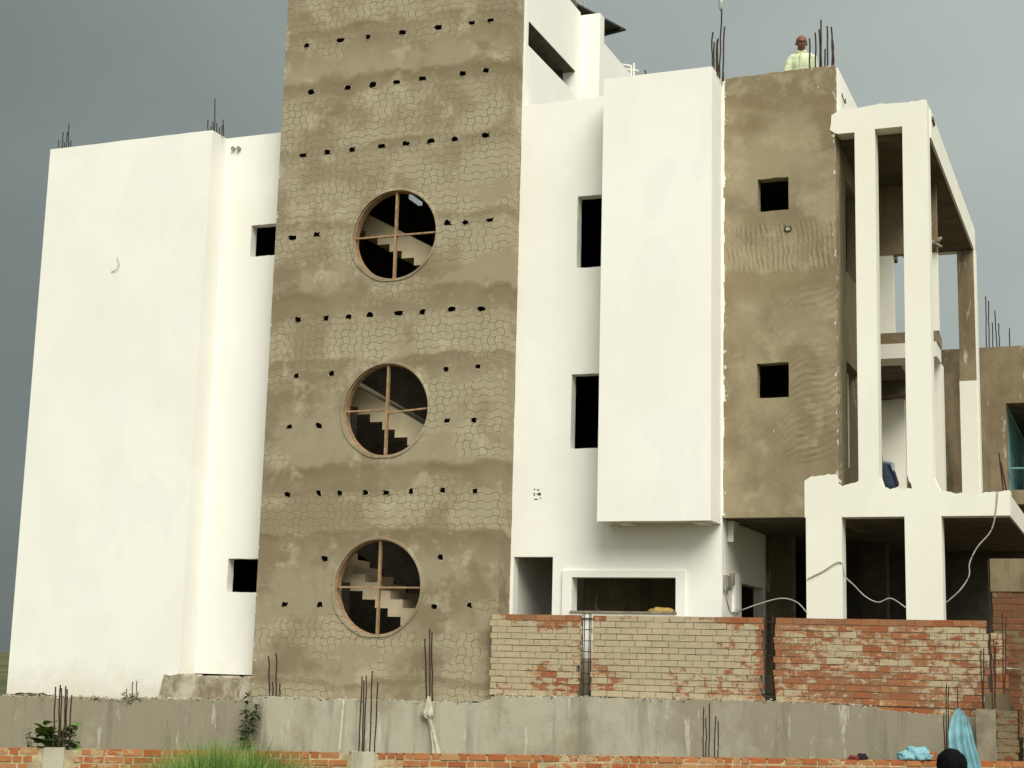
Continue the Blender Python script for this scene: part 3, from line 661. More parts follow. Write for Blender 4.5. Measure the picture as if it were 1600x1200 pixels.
bm = bmesh.new(); tube(bm, [(-2.3, 33.9, 6.35), (-2.3, 39, 6.35)], .02); tube(bm, [(-2.3, 33.9, 6.35), (5, 33.9, 6.35)], .02); obj('balcony_rail', bm, 'teal', NB)
bars(NB, [((1540, 463), (1541.5, 545)), ((1544.5, 470), (1545.5, 545)), ((1550.5, 504), (1551.5, 545)), ((1554.5, 485), (1558, 545)), ((1560, 505), (1562, 545)), ((1577.5, 513), (1578, 545))], 34.1, .013, 8.95)

# ------------------------------------------------------------------ boundary walls
# old plastered retaining wall the plot sits on
RY = 23.62
top = []
prof = [(-24, 1.22), (-19.6, 1.25), (-17, 1.27), (-16, 1.31), (-14.3, 1.33), (-13.9, 1.42), (-11, 1.42), (-9.9, 1.43), (-9.6, 1.56), (-5.2, 1.62), (-3.9, 1.60), (-3.3, 1.53), (-2.0, 1.49)]
for a, b in zip(prof, prof[1:]): top += rag(a, b, .022, .05)
top.append(prof[-1])
RW = thing('retaining_wall', (-12, RY, 0), 'long old grey plastered retaining wall under the house', 'wall')
plate('wall', 'retain', RW, [(-24, -.1)] + top + [(-2.0, -.1)], (), RY, .33)
bm = bmesh.new()                                                         # crumbled mortar along its top
for k in range(900):
    x = random.uniform(-20.2, -3.6); z = next(a[1] + (b[1] - a[1]) * (x - a[0]) / (b[0] - a[0]) for a, b in zip(prof, prof[1:]) if a[0] <= x <= b[0])
    s_ = random.uniform(.006, .028) * (1.2 if x < -14.3 else .7)
    m = Matrix.Translation((x, RY + random.uniform(-.015, .22), z + random.uniform(-.02, .03))) @ Matrix.Rotation(random.uniform(0, 3), 4, 'Y') @ Matrix.Diagonal((s_ * random.uniform(1, 2.4), s_, s_ * .6, 1))
    bmesh.ops.create_icosphere(bm, subdivisions=1, radius=1, matrix=m)
for v in bm.verts: v.co += Vector((random.uniform(-1, 1), random.uniform(-1, 1), random.uniform(-1, 1))) * .006
obj('mortar_crumbs', bm, 'ledge', RW)
bars(RW, [((664.5, 998), (667, 1098)), ((671, 982), (672, 1098)), ((674.5, 988), (676, 1098))], RY + .12, .012)
bars(RW, [((198, 1076), (198, 1096)), ((207, 1065), (207, 1096)), ((214, 1064), (214, 1096))], RY + .1, .008)

def brickwall(parent, name, org, ux, length, z0, z1, depth, bl, bh, joint, mats, raggedness=.0, headers=0., jit=.004, topred=False, cut=None):
    ux = Vector(ux).normalized(); uy = Vector((-ux.y, ux.x, 0)); org = Vector(org); M = Matrix(((ux.x, uy.x, 0, org.x), (ux.y, uy.y, 0, org.y), (0, 0, 1, 0), (0, 0, 0, 1)))
    bm = bmesh.new(); n = int(round((z1 - z0) / (bh + joint))); ch = (z1 - z0) / n
    for k in range(n):
        z = z0 + k * ch; x = (-bl / 2 if k % 2 else 0) + random.uniform(-.02, .02); e0 = random.uniform(-raggedness, raggedness); e1 = length + random.uniform(-raggedness, raggedness)
        while x < e1 - .02:
            w = bl if random.random() > headers else bl * .5
            w *= random.uniform(.93, 1.06); a, b = max(x, e0), min(x + w - joint, e1)
            if b - a > .03 and not (cut and cut(a, b, z)):
                d = random.uniform(-jit, jit); s = random.uniform(-.004, .004)
                vs = box(bm, a, b, d, depth + d, z + joint + s * .5, z + ch, .0035)
            x += w
    bmesh.ops.transform(bm, matrix=M, verts=bm.verts[:])
    ob = obj(name, bm, mats[0], parent)
    bm = bmesh.new(); box(bm, .03, length - .03, .009, depth - .01, z0, z1 - .018); bmesh.ops.transform(bm, matrix=M, verts=bm.verts[:]); obj('mortar', bm, mats[1], parent)
    return ob
BWY = 23.82
for x0, x1, z0, lb in ((-9.80, -8.27, 1.57, 'short slurry coated brick wall panel touching the cement stair tower'), (-8.07, -5.32, 1.60, 'middle brick wall panel under the wide low window'), (-5.13, -2.02, 1.60, 'long right hand brick wall panel with bare red patches')):
    r = thing('brick_wall', ((x0 + x1) / 2, BWY, z0), lb, 'wall', 'boundary wall panels')
    brickwall(r, 'bricks', (x0, BWY, 0), (1, 0, 0), x1 - x0, z0, 2.87, .11, .262, .088, .010, ('brickA', 'mortA'), .022)
# lowest crumbling courses at the right
r = thing('brick_wall', (-2.8, BWY, 1.4), 'low crumbling brick footing beneath the long right hand wall panel', 'wall', 'boundary wall panels')
brickwall(r, 'bricks', (-4.0, BWY - .03, 0), (1, 0, 0), 1.85, 1.38, 1.588, .13, .262, .088, .010, ('brickA', 'mortA'), .08)
for x, lb in ((-8.17, 'steel bar cage in the left gap between the brick wall panels'), (-5.225, 'steel bar cage in the right gap between the brick wall panels')):
    cg = thing('rebar_cage', (x, BWY + .05, 1.5), lb, 'rebar cage', 'bar cages between wall panels')
    for dx in (-.055, .055):
        for dy in (.02, .10): rebar(cg, (x + dx, BWY + dy, 1.45), (x + dx, BWY + dy, 2.90), .008, .003)
    for k in range(8):
        z = 1.62 + k * .17; bm = bmesh.new(); y0, y1 = BWY + .01, BWY + .11
        tube(bm, [(x - .07, y0, z), (x + .07, y0, z + random.uniform(-.02, .02)), (x + .07, y1, z), (x - .07, y1, z), (x - .07, y0, z)], .004, 5, False); obj('stirrup', bm, 'rebar', cg)
# plastered post and brick return at the right end
GP = thing('gate_post', (-1.8, 22.95, 0), 'short plastered brick gate post at the right end with bars on top', 'post')
bm = bmesh.new(); box(bm, -2.13, -1.86, 22.95, 23.35, -.1, 1.62, .004); obj('plaster_face', bm, 'jamb', GP)
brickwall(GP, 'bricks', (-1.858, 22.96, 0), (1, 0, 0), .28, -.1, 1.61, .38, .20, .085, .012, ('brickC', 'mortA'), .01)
bm = bmesh.new(); box(bm, -2.04, -1.70, 23.4, 23.6, 1.2, 1.84, .01); obj('concrete_block', bm, 'conc', GP)
bars(GP, [((1532, 1016), (1536, 1112)), ((1537, 1013), (1537, 1112)), ((1544, 875), (1551, 1112))], 23.1, .009)
for (a, b, yy) in (((1553, 1000), (1554, 1106), 23.15), ((1556, 1002), (1555, 1106), 23.2), ((1566, 958), (1568, 1090), 23.5), ((1571, 965), (1571, 1090), 23.5)):
    rebar(GP, onY(b[0], b[1], yy), onY(a[0], a[1], yy), .009)
BR = thing('brick_wall', (-1.8, 24.0, 0), 'narrow ragged brick stub behind the gate post', 'wall', 'boundary wall panels')
brickwall(BR, 'bricks', (-1.985, 24.05, 0), (1, 0, 0), .20, 1.3, 2.70, .2, .2, .088, .01, ('brickA', 'mortA'), .015)
SW = thing('side_wall', (-1, 24.6, 0), 'tall dark brick side wall with a plastered top beyond the gate post', 'wall')
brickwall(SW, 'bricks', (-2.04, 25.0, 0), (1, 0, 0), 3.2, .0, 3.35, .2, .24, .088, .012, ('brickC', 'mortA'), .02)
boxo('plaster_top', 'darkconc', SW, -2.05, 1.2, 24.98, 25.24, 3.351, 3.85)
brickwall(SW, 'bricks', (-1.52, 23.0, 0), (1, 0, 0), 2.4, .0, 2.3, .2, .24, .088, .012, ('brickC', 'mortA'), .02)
bm = bmesh.new(); tube(bm, [(-1.9, 24.9, 2.2), (1.2, 24.9, 1.98)], .02); obj('pipe', bm, 'conc', SW)

# low orange brick wall nearest the camera, with small concrete posts
LW = thing('low_brick_wall', LA.lerp(LB, .5), 'long low orange brick wall along the bottom of the view', 'wall')
S0 = LA - LU * 4.0; LL = (LB - LA).length + 4.0 + .3
def s_of(px): return (onL(px, 1180) - S0).dot(LU)
posts = [(s_of(67), s_of(100)), (s_of(549), s_of(586)), (s_of(1088), s_of(1124)), (s_of(1462), s_of(1500))]
brickwall(LW, 'bricks', S0, LU, LL, 0., .94, .22, .235, .062, .022, ('brickB', 'mortB'), .0, .38, .008, cut=lambda a, b, z: any(a < q1 and b > q0 for q0, q1 in posts[:2]))
for q0, q1 in posts[:2]:
    a = S0 + LU * q0; bm = bmesh.new(); box(bm, 0, q1 - q0, -.008, .225, 0, .955, .006)
    bmesh.ops.transform(bm, matrix=Matrix(((LU.x, -LU.y, 0, a.x), (LU.y, LU.x, 0, a.y), (0, 0, 1, 0), (0, 0, 0, 1))), verts=bm.verts[:]); obj('post', bm, 'retain', LW)
for lst in ([((87, 1073), (83, 1172)), ((94, 1070), (90, 1172)), ((96, 1075), (92, 1172)), ((103, 1072), (98, 1172)), ((105.5, 1077), (101, 1172)), ((112, 1086), (107, 1172))],
            [((566, 1057), (560, 1182)), ((573, 1056), (568, 1182)), ((568.5, 1063), (566, 1182)), ((581.5, 1048), (577, 1182)), ((590, 1066), (585, 1180))],
            [((1099, 1105), (1099, 1190)), ((1103.5, 1121), (1103, 1190)), ((1109, 1099), (1108, 1190)), ((1118, 1119), (1116, 1190)), ((1122.5, 1126), (1121, 1190))],
            [((1479, 1069), (1479, 1200)), ((1496, 1072), (1499, 1200)), ((1474.5, 1114), (1478, 1200)), ((1482, 1072), (1481, 1195)), ((1500, 1112), (1502, 1200))]):
    for a, b in lst:
        off = random.uniform(.05, .17); rebar(LW, onL(b[0], b[1], off), onL(a[0], a[1], off), .0085, .006)
def onwall(px, py, off=.1):
    p = onL(px, py, off); return p

# ------------------------------------------------------------------ plants
def leafshape(bm, p, d, w, l, droop=.3, seg=5, fold=.25):
    d = Vector(d).normalized(); s = d.cross(Vector((0, 0, 1)))
    s = s.normalized() if s.length > .01 else Vector((1, 0, 0))
    prev = None
    for i in range(seg + 1):
        t = i / seg; c = p + d * l * t + Vector((0, 0, -droop * l * t * t)); ww = w * math.sin(math.pi * min(.97, .08 + t * .9)) ** .7
        up = Vector((0, 0, ww * fold)); row = [bm.verts.new(c - s * ww + up), bm.verts.new(c), bm.verts.new(c + s * ww + up)]
        if prev: bm.faces.new((prev[0], prev[1], row[1], row[0])); bm.faces.new((prev[1], prev[2], row[2], row[1]))
        prev = row
def plant(name, base, label, height, nst, nl, lw, ll, mat, spread=.3, lean=(0, 0), group=None, start=.25):
    r = thing(name, base, label, 'plant', group); bs = bmesh.new(); bl = bmesh.new()
    for k in range(nst):
        a = random.uniform(0, 6.28); tip = base + Vector((lean[0] + math.cos(a) * spread * random.uniform(.3, 1), lean[1] + math.sin(a) * spread * .5, height * random.uniform(.7, 1)))
        mid = base.lerp(tip, .5) + Vector((random.uniform(-.05, .05), 0, .03)); pts = smoothpath([base, mid, tip], 5); tube(bs, pts, [.008 * (1 - .7 * i / len(pts)) for i in range(len(pts))], 5)
        for j in range(nl):
            t = start + (1 - start) * j / nl; p = pts[min(len(pts) - 1, int(t * (len(pts) - 1)))] ; b = random.uniform(0, 6.28)
            leafshape(bl, p, (math.cos(b), math.sin(b) * .6, random.uniform(-.1, .7)), lw * random.uniform(.6, 1.1), ll * random.uniform(.6, 1.1), random.uniform(.1, .5))
    obj('stem', bs, 'stem', r); obj('leaves', bl, mat, r); return r
b = onL(92, 1172, .42); b.z = 0
plant('broadleaf_plant', b + Vector((0, 0, .55)), 'broad leaved green plant around the left bar cluster behind the low wall', .72, 9, 5, .13, .21, 'leaf', .38, start=.55)
b = onL(52, 1172, .40); plant('leafy_weed', Vector((b.x, b.y, .6)), 'small feathery weed left of the broad leaved plant', .62, 5, 12, .018, .07, 'leaf2', .14)
b = onY(372, 1170, 23.4); b.z = .1
plant('tall_weed', b, 'tall dark leaning weed against the grey retaining wall', 1.48, 6, 30, .034, .15, 'leaf2', .15, (.24, 0), start=.3)
b = onY(205, 1094, 23.6); plant('creeping_weed', Vector((b.x, b.y, 1.22)), 'small bright weed growing from the wall top by the white block', .2, 6, 5, .028, .08, 'leaf', .26)
b = onY(265, 1170, 23.3); b.z = .3; plant('dead_weed', b, 'thin dead stalk against the grey retaining wall', .75, 3, 4, .008, .04, 'stem', .2, (-.2, 0))
def blades(name, mat, spots, n, h, w, lean, label, cat):
    bm = bmesh.new()
    for k in range(n):
        p, hh = spots(); a = random.uniform(0, 6.28); d = Vector((math.cos(a), math.sin(a), 0)) * lean * random.uniform(.2, 1) * hh; s = Vector((math.cos(a + 1.3), math.sin(a + 1.3), 0)) * w * random.uniform(.5, 1.2)
        q = [p, p + d * .25 + Vector((0, 0, hh * .45)), p + d * .6 + Vector((0, 0, hh * .8)), p + d * 1.15 + Vector((0, 0, hh * .98))]
        prev = None
        for i, c in enumerate(q[:3]):
            f_ = 1 - .35 * i; row = (bm.verts.new(c - s * f_), bm.verts.new(c + s * f_))
            if prev: bm.faces.new((prev[0], prev[1], row[1], row[0]))
            prev = row
        bm.faces.new((prev[0], prev[1], bm.verts.new(q[3])))
    return tag(obj(name, bm, mat), label, cat, kind='stuff')
def sp_g():
    px = random.gauss(350, 80); D = random.uniform(12.5, 15.0); r = ray(px, 1200); p = CAM + r * D; p.z = 0
    topy = 1146 + abs(px - 355) ** 1.3 * .06 + random.uniform(-6, 16) + 9 * math.sin(px * .09)
    hh = (CAM + ray(px, topy) * D).z; return p, max(.3, hh) * random.uniform(.85, 1.02)
blades('long_grass', 'grass', sp_g, 7000, 1, .007, .35, 'clump of long green grass in front of the low brick wall', 'grass')
def sp_s():
    px = random.choice((random.uniform(395, 560), random.uniform(400, 500), random.uniform(240, 420))); p = onL(px, 1172, random.uniform(.4, 1.6)); hh = random.uniform(.35, .62) + .5; p.z = .15; return p, hh
def sp_d():
    p, hh = sp_g(); return p, hh * random.uniform(.9, 1.12)
blades('dry_grass', 'straw', sp_d, 260, 1, .0045, .5, 'dry bent blades mixed into the long green grass clump', 'grass')
blades('dry_grass', 'straw', sp_s, 130, 1, .0035, .22, 'thin pale dry grass stalks behind the low brick wall', 'grass')
def sp_t():
    px = random.gauss(1180, 600); p = onL(px, 1172, random.uniform(.3, 1.0)); p.z = 0; return p, random.uniform(.5, .95)
blades('green_grass', 'grass', sp_t, 400, 1, .005, .4, 'sparse green grass between the low wall and the retaining wall', 'grass')

# ------------------------------------------------------------------ loose things
def sheet(name, mat, pts_l, pts_r, folds, amp, label, cat, th=.006, nu=22, dy=Vector((0, -1, 0)), parent=None):
    """cloth between a left and a right outline, with soft folds running down"""
    bm = bmesh.new(); Lp, Rp = smoothpath(pts_l, 6), smoothpath(pts_r, 6); n = min(len(Lp), len(Rp)); g = []
    for i in range(n):
        t = i / (n - 1); row = []
        for k in range(nu + 1):
            u = k / nu; p = Lp[i].lerp(Rp[i], u); row.append(bm.verts.new(p + dy * (math.sin(u * math.pi) * .05 + (1 - 2 * abs(math.sin(u ** 1.25 * folds * 3.14 + t * 1.3 + .4 * math.sin(t * 5)))) * amp * (.35 + t) + noise.noise(p * 9) * .02)))
        g.append(row)
    for i in range(n - 1):
        for k in range(nu): bm.faces.new((g[i][k], g[i][k + 1], g[i + 1][k + 1], g[i + 1][k]))
    geo = bmesh.ops.extrude_face_region(bm, geom=bm.faces[:])
    bmesh.ops.translate(bm, verts=[v for v in geo['geom'] if isinstance(v, bmesh.types.BMVert)], vec=-dy * th)
    return tag(obj(name, bm, mat, parent, True), label, cat)
MAT['blue'] = simple('blue_cotton', (.23, .44, .50), .85, .12, 7, .006); MAT['rag'] = simple('woven_sack', (.52, .49, .38), .85, .12, 14, .003)
dn = -LN
sheet('blue_cloth', 'blue', [onL(1495, 1107, -.03), onL(1488, 1122, -.05), onL(1483, 1160, -.08), onL(1492, 1245, -.1)],
      [onL(1499, 1107, -.03), onL(1513, 1126, -.05), onL(1525, 1165, -.08), onL(1549, 1245, -.1)], 4.2, .045, 'light blue cloth hung over a bar of the low wall', 'cloth', dy=dn)
def heap(name, mat, c, rx, ry, rz, label, cat, seed=0, ns=.05):
    bm = bmesh.new(); bmesh.ops.create_icosphere(bm, subdivisions=4, radius=1)
    for v in bm.verts:
        p = v.co.copy(); f = 1 + .35 * noise.noise(p * 1.6 + Vector((seed, 0, 0))) + .22 * (1 - abs(noise.noise(p * 3.6 + Vector((seed, 3, 0)))) * 3)
        v.co = Vector((p.x * rx * f, p.y * ry * f, max(-.35, p.z) * rz * f)); v.co = c + v.co
    return tag(obj(name, bm, mat, None, True), label, cat)
def topz(px, z=.95, off=.1):
    p = onL(px, 1180, off); p.z = z; return p
heap('blue_cloth', 'blue', topz(1415) + Vector((0, 0, .03)), .11, .07, .07, 'low end of the crumpled light blue cloth lying on the low wall', 'cloth', 1)
heap('blue_cloth', 'blue', topz(1434) + Vector((0, 0, .05)), .17, .09, .11, 'crumpled light blue cloth bundle lying on the low wall beside the head', 'cloth', 5)
MAT['stickm'] = simple('dark_stick', (.06, .015, .02), .8); MAT['red'] = simple('dark_red_cloth', (.22, .035, .03), .8); MAT['black'] = simple('black_cloth', (.02, .018, .018), .8)
heap('red_cloth', 'red', topz(1334) + Vector((0, 0, .01)), .07, .05, .035, 'small dark red rag lying on the low wall', 'rag', 9)
heap('black_cloth', 'black', topz(1347) + Vector((0, 0, .015)), .07, .05, .05, 'small black rag lying on the low wall next to the red rag', 'rag', 12)
p = topz(1456); bm = bmesh.new(); box(bm, p.x - .06, p.x + .05, p.y - .1, p.y + .1, .945, 1.06, .008); bmesh.ops.bevel(bm, geom=bm.edges[:], offset=.008, segments=2, affect='EDGES')
tag(obj('loose_brick', bm, 'brickB'), 'loose pale brick on the low wall next to the dark haired person', 'brick')
YEL = simple('yellow_cloth', (.50, .34, .10), .8, .2); MAT['yel'] = YEL
c = onY(1032, 955, P - .02); heap('yellow_cloth', 'yel', Vector((c.x, P + .02, 2.965)), .20, .05, .06, 'crumpled yellow cloth lying on the wide window sill', 'cloth', 21)
# sack on the retaining wall bars
sheet('white_sack', 'rag', [onY(669, 1088, RY - .05), onY(661, 1105, RY - .08), onY(657, 1120, RY - .09), onY(669, 1124, RY - .06), onY(673, 1140, RY - .06), onY(671, 1180, RY - .08)],
      [onY(672, 1088, RY - .05), onY(675, 1104, RY - .08), onY(677, 1117, RY - .09), onY(674.5, 1125, RY - .06), onY(679, 1142, RY - .06), onY(691, 1184, RY - .08)], 2.5, .02, 'torn white sack hanging from the bars on the retaining wall', 'sack')
sp = onY(537, 1092, RY - .1); bm = bmesh.new(); b_ = onY(530, 1172, RY - .35); tube(bm, [Vector((b_.x - .05, b_.y, .1)), b_, sp], .018, 8); tag(obj('white_pole', bm, 'rag'), 'thin white pole leaning on the grey retaining wall', 'pole')
# cables
def cable(pts, label, r=.010):
    bm = bmesh.new(); tube(bm, smoothpath(pts, 8), r, 6); return tag(obj('cable', bm, 'wire'), label, 'cable', 'loose cables')
o = P - .03
cable([onX(1132, 915, -6.0), onX(1136, 940, -5.98), (-6.02, 24.75, 2.95), onY(1160, 953, o), onY(1185, 944, o), onY(1220, 935, o), onY(1245, 941, o), onY(1261, 958, o)], 'pale cable sagging from the meter box across the porch opening')
cable([onY(1262, 904, o), onY(1285, 893, o), onY(1312, 878, o), onY(1320, 900, o + .1), onY(1335, 915, o + .1), onY(1352, 932, o + .1), onY(1372, 941, o + .1), onY(1392, 935, o + .1), onY(1416, 950, o)], 'pale cable looping between the two porch pillars')
cable([onY(1559, 768, o), onY(1556, 800, o), onY(1548, 830, o), onY(1527, 855, o), onY(1515, 880, o), onY(1514, 900, o), onY(1500, 922, o), onY(1479, 941, o)], 'pale cable hanging down from the porch fascia to the right pillar')
for i, (a, b, lb) in enumerate((((1561, 708), (1568, 765), 'left one of two leaning dark sticks on the porch roof corner'), ((1564, 722), (1573, 765), 'right one of two leaning dark sticks on the porch roof corner'))):
    bm = bmesh.new(); tube(bm, [onY(a[0], a[1], 24.8), onY(b[0], b[1] + 4, 24.7)], .014, 6); tag(obj('stick', bm, 'stickm'), lb, 'stick', 'sticks on the porch roof')

# ------------------------------------------------------------------ people
def blob(parts, voxel=.012, smooth=6):
    """one continuous surface from tapered limbs and ellipsoids"""
    bm = bmesh.new()
    for q in parts:
        if q[0] == 'c':
            _, a, b, ra, rb = q; a, b = Vector(a), Vector(b); n = 8
            tube(bm, [a.lerp(b, i / n) for i in range(n + 1)], [ra + (rb - ra) * i / n for i in range(n + 1)], 14)
            for c, r in ((a, ra), (b, rb)): bmesh.ops.create_icosphere(bm, subdivisions=2, radius=r, matrix=Matrix.Translation(c))
        else:
            _, c, s, *rot = q; m = Matrix.Translation(c) @ (rot[0] if rot else Matrix.Identity(4)) @ Matrix.Diagonal((*s, 1)); bmesh.ops.create_icosphere(bm, subdivisions=3, radius=1, matrix=m)
    me = bpy.data.meshes.new('tmp'); bm.to_mesh(me); bm.free(); o = bpy.data.objects.new('tmp', me); COL.objects.link(o)
    r = o.modifiers.new('r', 'REMESH'); r.mode = 'VOXEL'; r.voxel_size = voxel
    s = o.modifiers.new('s', 'SMOOTH'); s.iterations = smooth; s.factor = .5
    dg = bpy.context.evaluated_depsgraph_get(); ev = o.evaluated_get(dg); out = bmesh.new(); out.from_mesh(ev.to_mesh()); bpy.data.objects.remove(o); return out
def xf(bm, m): bmesh.ops.transform(bm, matrix=m, verts=bm.verts[:]); return bm
SKIN = simple('brown_skin', (.21, .095, .05), .55, .1, 10, .001); SHIRT = simple('pale_green_shirt', (.66, .72, .47), .85, .06, 5, .004)
HAIRG = simple('cropped_grey_hair', (.35, .31, .27), .8, .2, 40, .002); HAIRK = simple('black_hair', (.004, .0035, .0035), .8, .2, 30, .003, .08)
NAVY = simple('navy_shirt', (.035, .045, .07), .85); MAROON = simple('dark_trousers', (.05, .025, .028), .85); LBLUE = simple('pale_blue_scarf', (.30, .36, .38), .85)
KHAKI = simple('grey_trousers', (.10, .09, .08), .9); WHITE_E = simple('eye', (.5, .45, .4), .4)
def head_parts(c, t=1.):
    """head centred on c, facing -Y"""
    x, y, z = c; V = Vector
    return [('e', V((x, y + .015, z + .03)), (.076, .095, .092)), ('e', V((x, y - .02, z - .045)), (.060, .070, .070)), ('e', V((x, y - .045, z - .085)), (.036, .036, .028)),
            ('e', V((x, y - .098, z - .015)), (.013, .020, .026)), ('e', V((x, y - .082, z + .030)), (.052, .014, .010)), ('e', V((x, y - .086, z - .058)), (.026, .010, .008)),
            ('e', V((x - .079, y + .01, z - .005)), (.011, .020, .032)), ('e', V((x + .079, y + .01, z - .005)), (.011, .020, .032)),
            ('e', V((x - .036, y - .068, z - .02)), (.022, .018, .016)), ('e', V((x + .036, y - .068, z - .02)), (.022, .018, .016)),
            ('c', (x, y + .02, z - .08), (x, y + .045, z - .20), .056, .060)]
def hand_parts(w, d, side):
    """palm, four curled fingers and a thumb; w wrist, d pointing direction"""
    w, d = Vector(w), Vector(d).normalized(); s = d.cross(Vector((0, 1, 0))).normalized(); k = d.cross(s); out = [('c', w, w + d * .07, .026, .032)]
    for i, l in enumerate((.068, .078, .072, .056)):
        b = w + d * .085 + s * (i - 1.5) * .019; m = b + d * l * .55 + k * .006; out += [('c', b, m, .0095, .0085), ('c', m, m + d * l * .4 + k * .022, .0085, .007)]
    tb = w + d * .03 + s * side * .028; out += [('c', tb, tb + d * .035 + s * side * .022, .012, .010), ('c', tb + d * .035 + s * side * .022, tb + d * .065 + s * side * .022 + k * .01, .010, .008)]
    return out
# man on the roof (stands on the terrace, looks down and to his left)
hp_ = onY(1252, 68, 25.15); FZ = 11.09; mh = 1.62
man = thing('person', (hp_.x, hp_.y, FZ), 'bald man in a pale green shirt standing behind the cement parapet', 'person')
base = Matrix.Translation((hp_.x, hp_.y, FZ)) @ Matrix.Rotation(R_(8), 4, 'Z')
hz = hp_.z - FZ
hm = Matrix.Translation((0, 0, hz)) @ Matrix.Rotation(R_(12), 4, 'Z') @ Matrix.Rotation(R_(14), 4, 'X') @ Matrix.Diagonal((1.17, 1.12, 1.13, 1))
bh_ = xf(blob(head_parts((0, -.02, 0)), .007, 4), hm)
sh = hz - .24
bb = blob([('c', (0, .02, sh + .14), (0, .03, sh), .058, .075), ('e', Vector((0, .03, sh - .16)), (.17, .11, .24)), ('e', Vector((0, .02, sh - .42)), (.15, .11, .18)),
           ('c', (-.17, .03, sh - .03), (-.25, .0, sh - .31), .050, .040), ('c', (-.25, 0, sh - .31), (-.28, -.13, sh - .52), .038, .027), ('c', (.17, .03, sh - .03), (.22, .05, sh - .31), .050, .040), ('c', (.22, .05, sh - .31), (.24, -.05, sh - .55), .038, .027),
           ('c', (-.09, .02, sh - .5), (-.10, .02, .48), .085, .058), ('c', (-.10, .02, .48), (-.11, .05, .08), .056, .040), ('c', (-.11, .05, .05), (-.12, -.12, .035), .045, .035),
           ('c', (.09, .02, sh - .5), (.10, .02, .48), .085, .058), ('c', (.10, .02, .48), (.11, .05, .08), .056, .040), ('c', (.11, .05, .05), (.12, -.12, .035), .045, .035)]
          + hand_parts((-.28, -.13, sh - .52), (-.05, -.3, -1), 1) + hand_parts((.24, -.05, sh - .55), (.05, -.3, -1), -1), .012, 2)
me = bpy.data.meshes.new('t'); bh_.to_mesh(me); bb.from_mesh(me); bh_.free()
body = obj('body', xf(bb, base), SKIN, man, True)
shirt = blob([('e', Vector((0, .03, sh - .13)), (.195, .135, .22)), ('e', Vector((0, .02, sh - .36)), (.185, .135, .24)), ('c', (-.15, .03, sh - .02), (.15, .03, sh - .02), .085, .085),
              ('c', (-.18, .03, sh - .04), (-.262, .0, sh - .32), .078, .068), ('c', (-.262, 0, sh - .32), (-.278, -.12, sh - .49), .062, .050), ('c', (.18, .03, sh - .04), (.225, .05, sh - .32), .078, .068), ('c', (.225, .05, sh - .32), (.238, -.04, sh - .50), .062, .050),
              ('c', (-.065, -.03, sh + .085), (.065, -.03, sh + .085), .022, .022), ('c', (-.07, .05, sh + .085), (-.065, -.03, sh + .08), .026, .022), ('c', (.07, .05, sh + .085), (.065, -.03, sh + .08), .026, .022),
              ('c', (-.07, .06, sh + .09), (.07, .06, sh + .09), .026, .026)], .012, 3)
for v in shirt.verts: v.co += v.normal * (noise.noise(v.co * 9) * .012 + noise.noise(v.co * 22) * .004)
obj('shirt', xf(shirt, base), SHIRT, man, True)
bm = bmesh.new(); box(bm, -.018, .018, -.118, -.108, sh - .5, sh + .04); obj('shirt_placket', xf(bm, base), SHIRT, man)
tr = blob([('e', Vector((0, .02, sh - .55)), (.165, .125, .12)), ('c', (-.09, .02, sh - .55), (-.10, .02, .48), .10, .08), ('c', (-.10, .02, .48), (-.11, .05, .08), .08, .07), ('c', (.09, .02, sh - .55), (.10, .02, .48), .10, .08), ('c', (.10, .02, .48), (.11, .05, .08), .08, .07)], .015, 3)
obj('trousers', xf(tr, base), KHAKI, man, True)
bm = bmesh.new(); bmesh.ops.create_icosphere(bm, subdivisions=4, radius=1)
dl = [v for v in bm.verts if not (v.co.y > -.15 and v.co.z > -.45 and (v.co.z < .42 or v.co.y > .45))]; bmesh.ops.delete(bm, geom=dl, context='VERTS')
bmesh.ops.transform(bm, matrix=Matrix.Translation((0, -.005, .03)) @ Matrix.Diagonal((.080, .099, .095, 1)), verts=bm.verts[:]); obj('hair', xf(bm, base @ hm), HAIRG, man, True)
for sx in (-1, 1):
    bm = bmesh.new(); bmesh.ops.create_icosphere(bm, subdivisions=2, radius=1, matrix=Matrix.Translation((sx * .030, -.093, .010)) @ Matrix.Diagonal((.013, .008, .007, 1))); obj('eye', xf(bm, base @ hm), 'black', man, True)
    bm = bmesh.new(); bmesh.ops.create_icosphere(bm, subdivisions=2, radius=1, matrix=Matrix.Translation((sx * .032, -.098, .033)) @ Matrix.Diagonal((.020, .008, .005, 1))); obj('eyebrow', xf(bm, base @ hm), 'black', man, True)
bm = bmesh.new(); bmesh.ops.create_icosphere(bm, subdivisions=2, radius=1, matrix=Matrix.Translation((0, -.103, -.045)) @ Matrix.Diagonal((.026, .008, .006, 1))); obj('moustache', xf(bm, base @ hm), 'black', man, True)

